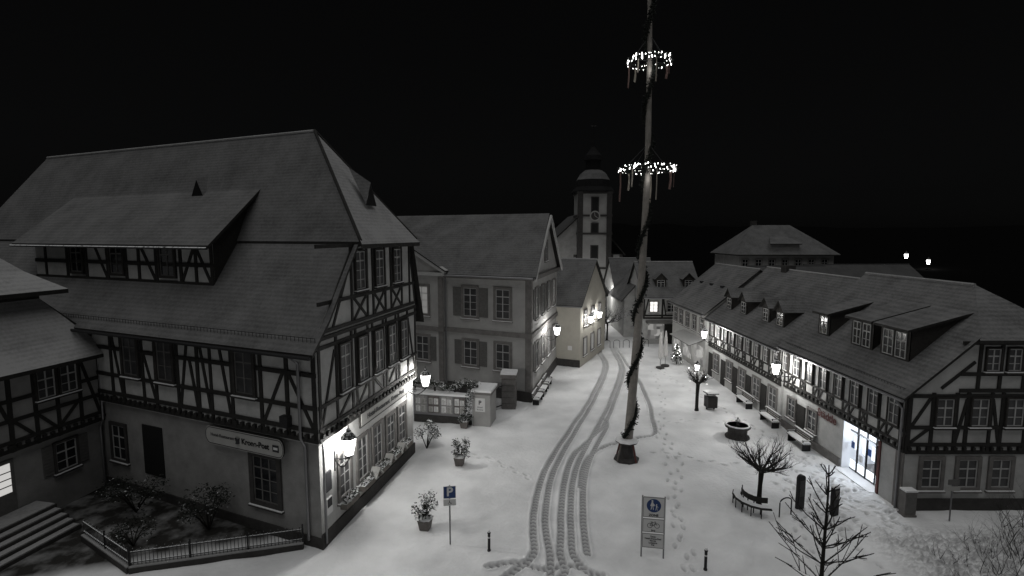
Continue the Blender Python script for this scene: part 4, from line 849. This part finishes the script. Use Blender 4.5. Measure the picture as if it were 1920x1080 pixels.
def bench(x,y,ax,ay,l=1.9,name='park_bench'):
    f=Fr(x,y,ax,ay); b=B(name,f.P(l/2,0,0)); 
    for a in (.15,l-.22): b.box('legs','metal',f,a,a+.07,-.25,.22,0,.42); b.box('legs','metal',f,a,a+.07,-.28,-.23,.42,.85)
    for i in range(4): b.box('seat','wood',f,0,l,-.2+i*.12,-.11+i*.12,.42,.46)
    for i in range(3): b.box('backrest','wood',f,0,l,-.28,-.24,.52+i*.13,.61+i*.13)
    for a in (.1,l-.17): b.box('armrests','metal_snow',f,a,a+.06,-.25,.25,.62,.66); b.box('armrests','metal',f,a,a+.05,.2,.25,.4,.62)
    b.box('snow','snow',f,.03,l-.03,-.19,.26,.465,.54); b.box('snow','snow',f,.02,l-.02,-.3,-.22,.875,.93); b.done()
for y in (28.4,31.9,35.6): bench(17.05,y,0,1)
for y in (38.0,40.0,42.0): bench(2.15+.25*(y-38),y+.1,.25*-1,-.97,1.7)
b=B('tree_bench',(10.6,22.4,0)); c=Vector((11.4,22.5,0))
for k in range(6):
    a0=math.radians(140+k*22); a1=math.radians(140+(k+1)*22)
    for (r0,r1,z0,z1,mt) in ((.75,1.15,.42,.46,'timber'),(.80,1.10,.462,.50,'metal_snow'),(.72,.75,.55,.8,'timber')):
        ps=[c+Vector((math.cos(t)*r,math.sin(t)*r,0)) for t,r in ((a0,r0),(a1,r0),(a1,r1),(a0,r1))]
        b.hexa('seat',mt,[p+Vector((0,0,z0)) for p in ps]+[p+Vector((0,0,z1)) for p in ps])
    b.tube('legs','metal',[c+Vector((math.cos(a0)*1.1,math.sin(a0)*1.1,0)),c+Vector((math.cos(a0)*1.1,math.sin(a0)*1.1,.42))],.025,5); b.tube('legs','metal',[c+Vector((math.cos(a0)*.74,math.sin(a0)*.74,0)),c+Vector((math.cos(a0)*.74,math.sin(a0)*.74,.8))],.025,5)
b.done()
def hoop(x,y,ang,w_=.65,h=.85):
    b=B('bicycle_stand',(x,y,0)); d=Vector((math.cos(ang),math.sin(ang),0)); pts=[Vector((x,y,0))-d*w_/2]
    for i in range(9): t=math.pi*i/8; pts.append(Vector((x,y,h-.2))-d*math.cos(t)*w_/2+Vector((0,0,math.sin(t)*.2)))
    pts.append(Vector((x,y,0))+d*w_/2); b.tube('hoop','metal',pts,.028,8); b.done()
hoop(12.2,21.7,.3)
for i in range(6): hoop(9.4+i*1.1,55.5+.15*i,.1,.7,.9)
b=B('information_stele',(13.2,22.4,0)); ef=Fr(13.05,22.2,1,.35)
if ef.N.y>0: ef.N=-ef.N
b.box('body','metal',ef,0,.38,-.16,0,.0,1.45); 
b.raw('body','metal',[ef.P(.19+math.cos(math.pi*i/8)*.19,0,1.45+math.sin(math.pi*i/8)*.16) for i in range(9)]+[ef.P(.19+math.cos(math.pi*i/8)*.19,-.16,1.45+math.sin(math.pi*i/8)*.16) for i in range(9)],[list(range(9)),list(range(17,8,-1))]+[(i,i+1,10+i,9+i) for i in range(8)])
b.box('panel','curtain',ef,.05,.33,0,.01,.6,1.35); b.done()
b=B('information_stele',(13.95,22.2,0)); ef=Fr(14.3,21.6,1,.35)
if ef.N.y>0: ef.N=-ef.N
b.box('body','metal',ef,0,.3,-.2,0,0,1.3); b.box('snow','snow',ef,0,.3,-.2,0,1.301,1.37); b.box('panel','shutter',ef,.04,.26,0,.01,.8,1.2); b.done()
for x,y in ((13.9,47),(14.6,47.8)):
    b=B('closed_parasol',(x,y,0)); b.tube('pole','galv',[(x,y,0),(x,y,3.5)],.03,6); b.lathe('canopy','parasol',(x,y,0),[(.13,.9),(.22,1.1),(.2,1.8),(.14,2.8),(.05,3.45)],10); b.lathe('base','stone_dark',(x,y,0),[(.4,0),(.4,.15),(.1,.2)],10); b.done(('canopy',))
b=B('lit_christmas_tree',(15.9,48.5,0)); rg=random.Random(3); b.tube('trunk','bark',[(15.9,48.5,0),(15.9,48.5,2.1)],[.06,.01],5)
for i in range(9):
    z=.4+i*.19; leafball(b,'foliage','leaf',(15.9,48.5,z),.62*(1-i/10),90,.1,.4,i)
for i in range(30): z=rg.uniform(.3,2.0); a=rg.uniform(0,6.28); r=.62*(1.1-z/2.2); b.lathe('lights','led',(15.9+math.cos(a)*r,48.5+math.sin(a)*r,z),[(.005,-.03),(.025,0),(.005,.03)],5)
light(b,(15.9,48.1,1.5),20,(1,.97,.92),.3); b.done()
# ------------------------------------------------------------------ world, dim cloud glow, camera
W=bpy.data.worlds.new('World'); scene.world=W; W.use_nodes=True; N=W.node_tree.nodes; L=W.node_tree.links
sky=N.new('ShaderNodeTexSky'); sky.sky_type='NISHITA'; sky.sun_disc=False; sky.sun_elevation=math.radians(82); sky.sun_rotation=math.radians(198)
hs=N.new('ShaderNodeHueSaturation'); hs.inputs['Saturation'].default_value=.08; L.new(sky.outputs['Color'],hs.inputs['Color']); L.new(hs.outputs['Color'],N['Background'].inputs['Color']); N['Background'].inputs['Strength'].default_value=.0005
sl=bpy.data.lights.new('sun','SUN'); sl.energy=.95; sl.angle=math.radians(75); sl.color=(1,.998,.99); so=bpy.data.objects.new('sun',sl); scene.collection.objects.link(so); so.rotation_euler=(math.radians(8),0,math.radians(-18))
cam=bpy.data.cameras.new('camera'); cam.sensor_width=36; cam.lens=18; cam.clip_end=4000; cam.clip_start=.1
co_=bpy.data.objects.new('camera',cam); scene.collection.objects.link(co_); co_.location=(0,0,12.5); co_.rotation_euler=(math.radians(90-5.95),0,0); scene.camera=co_
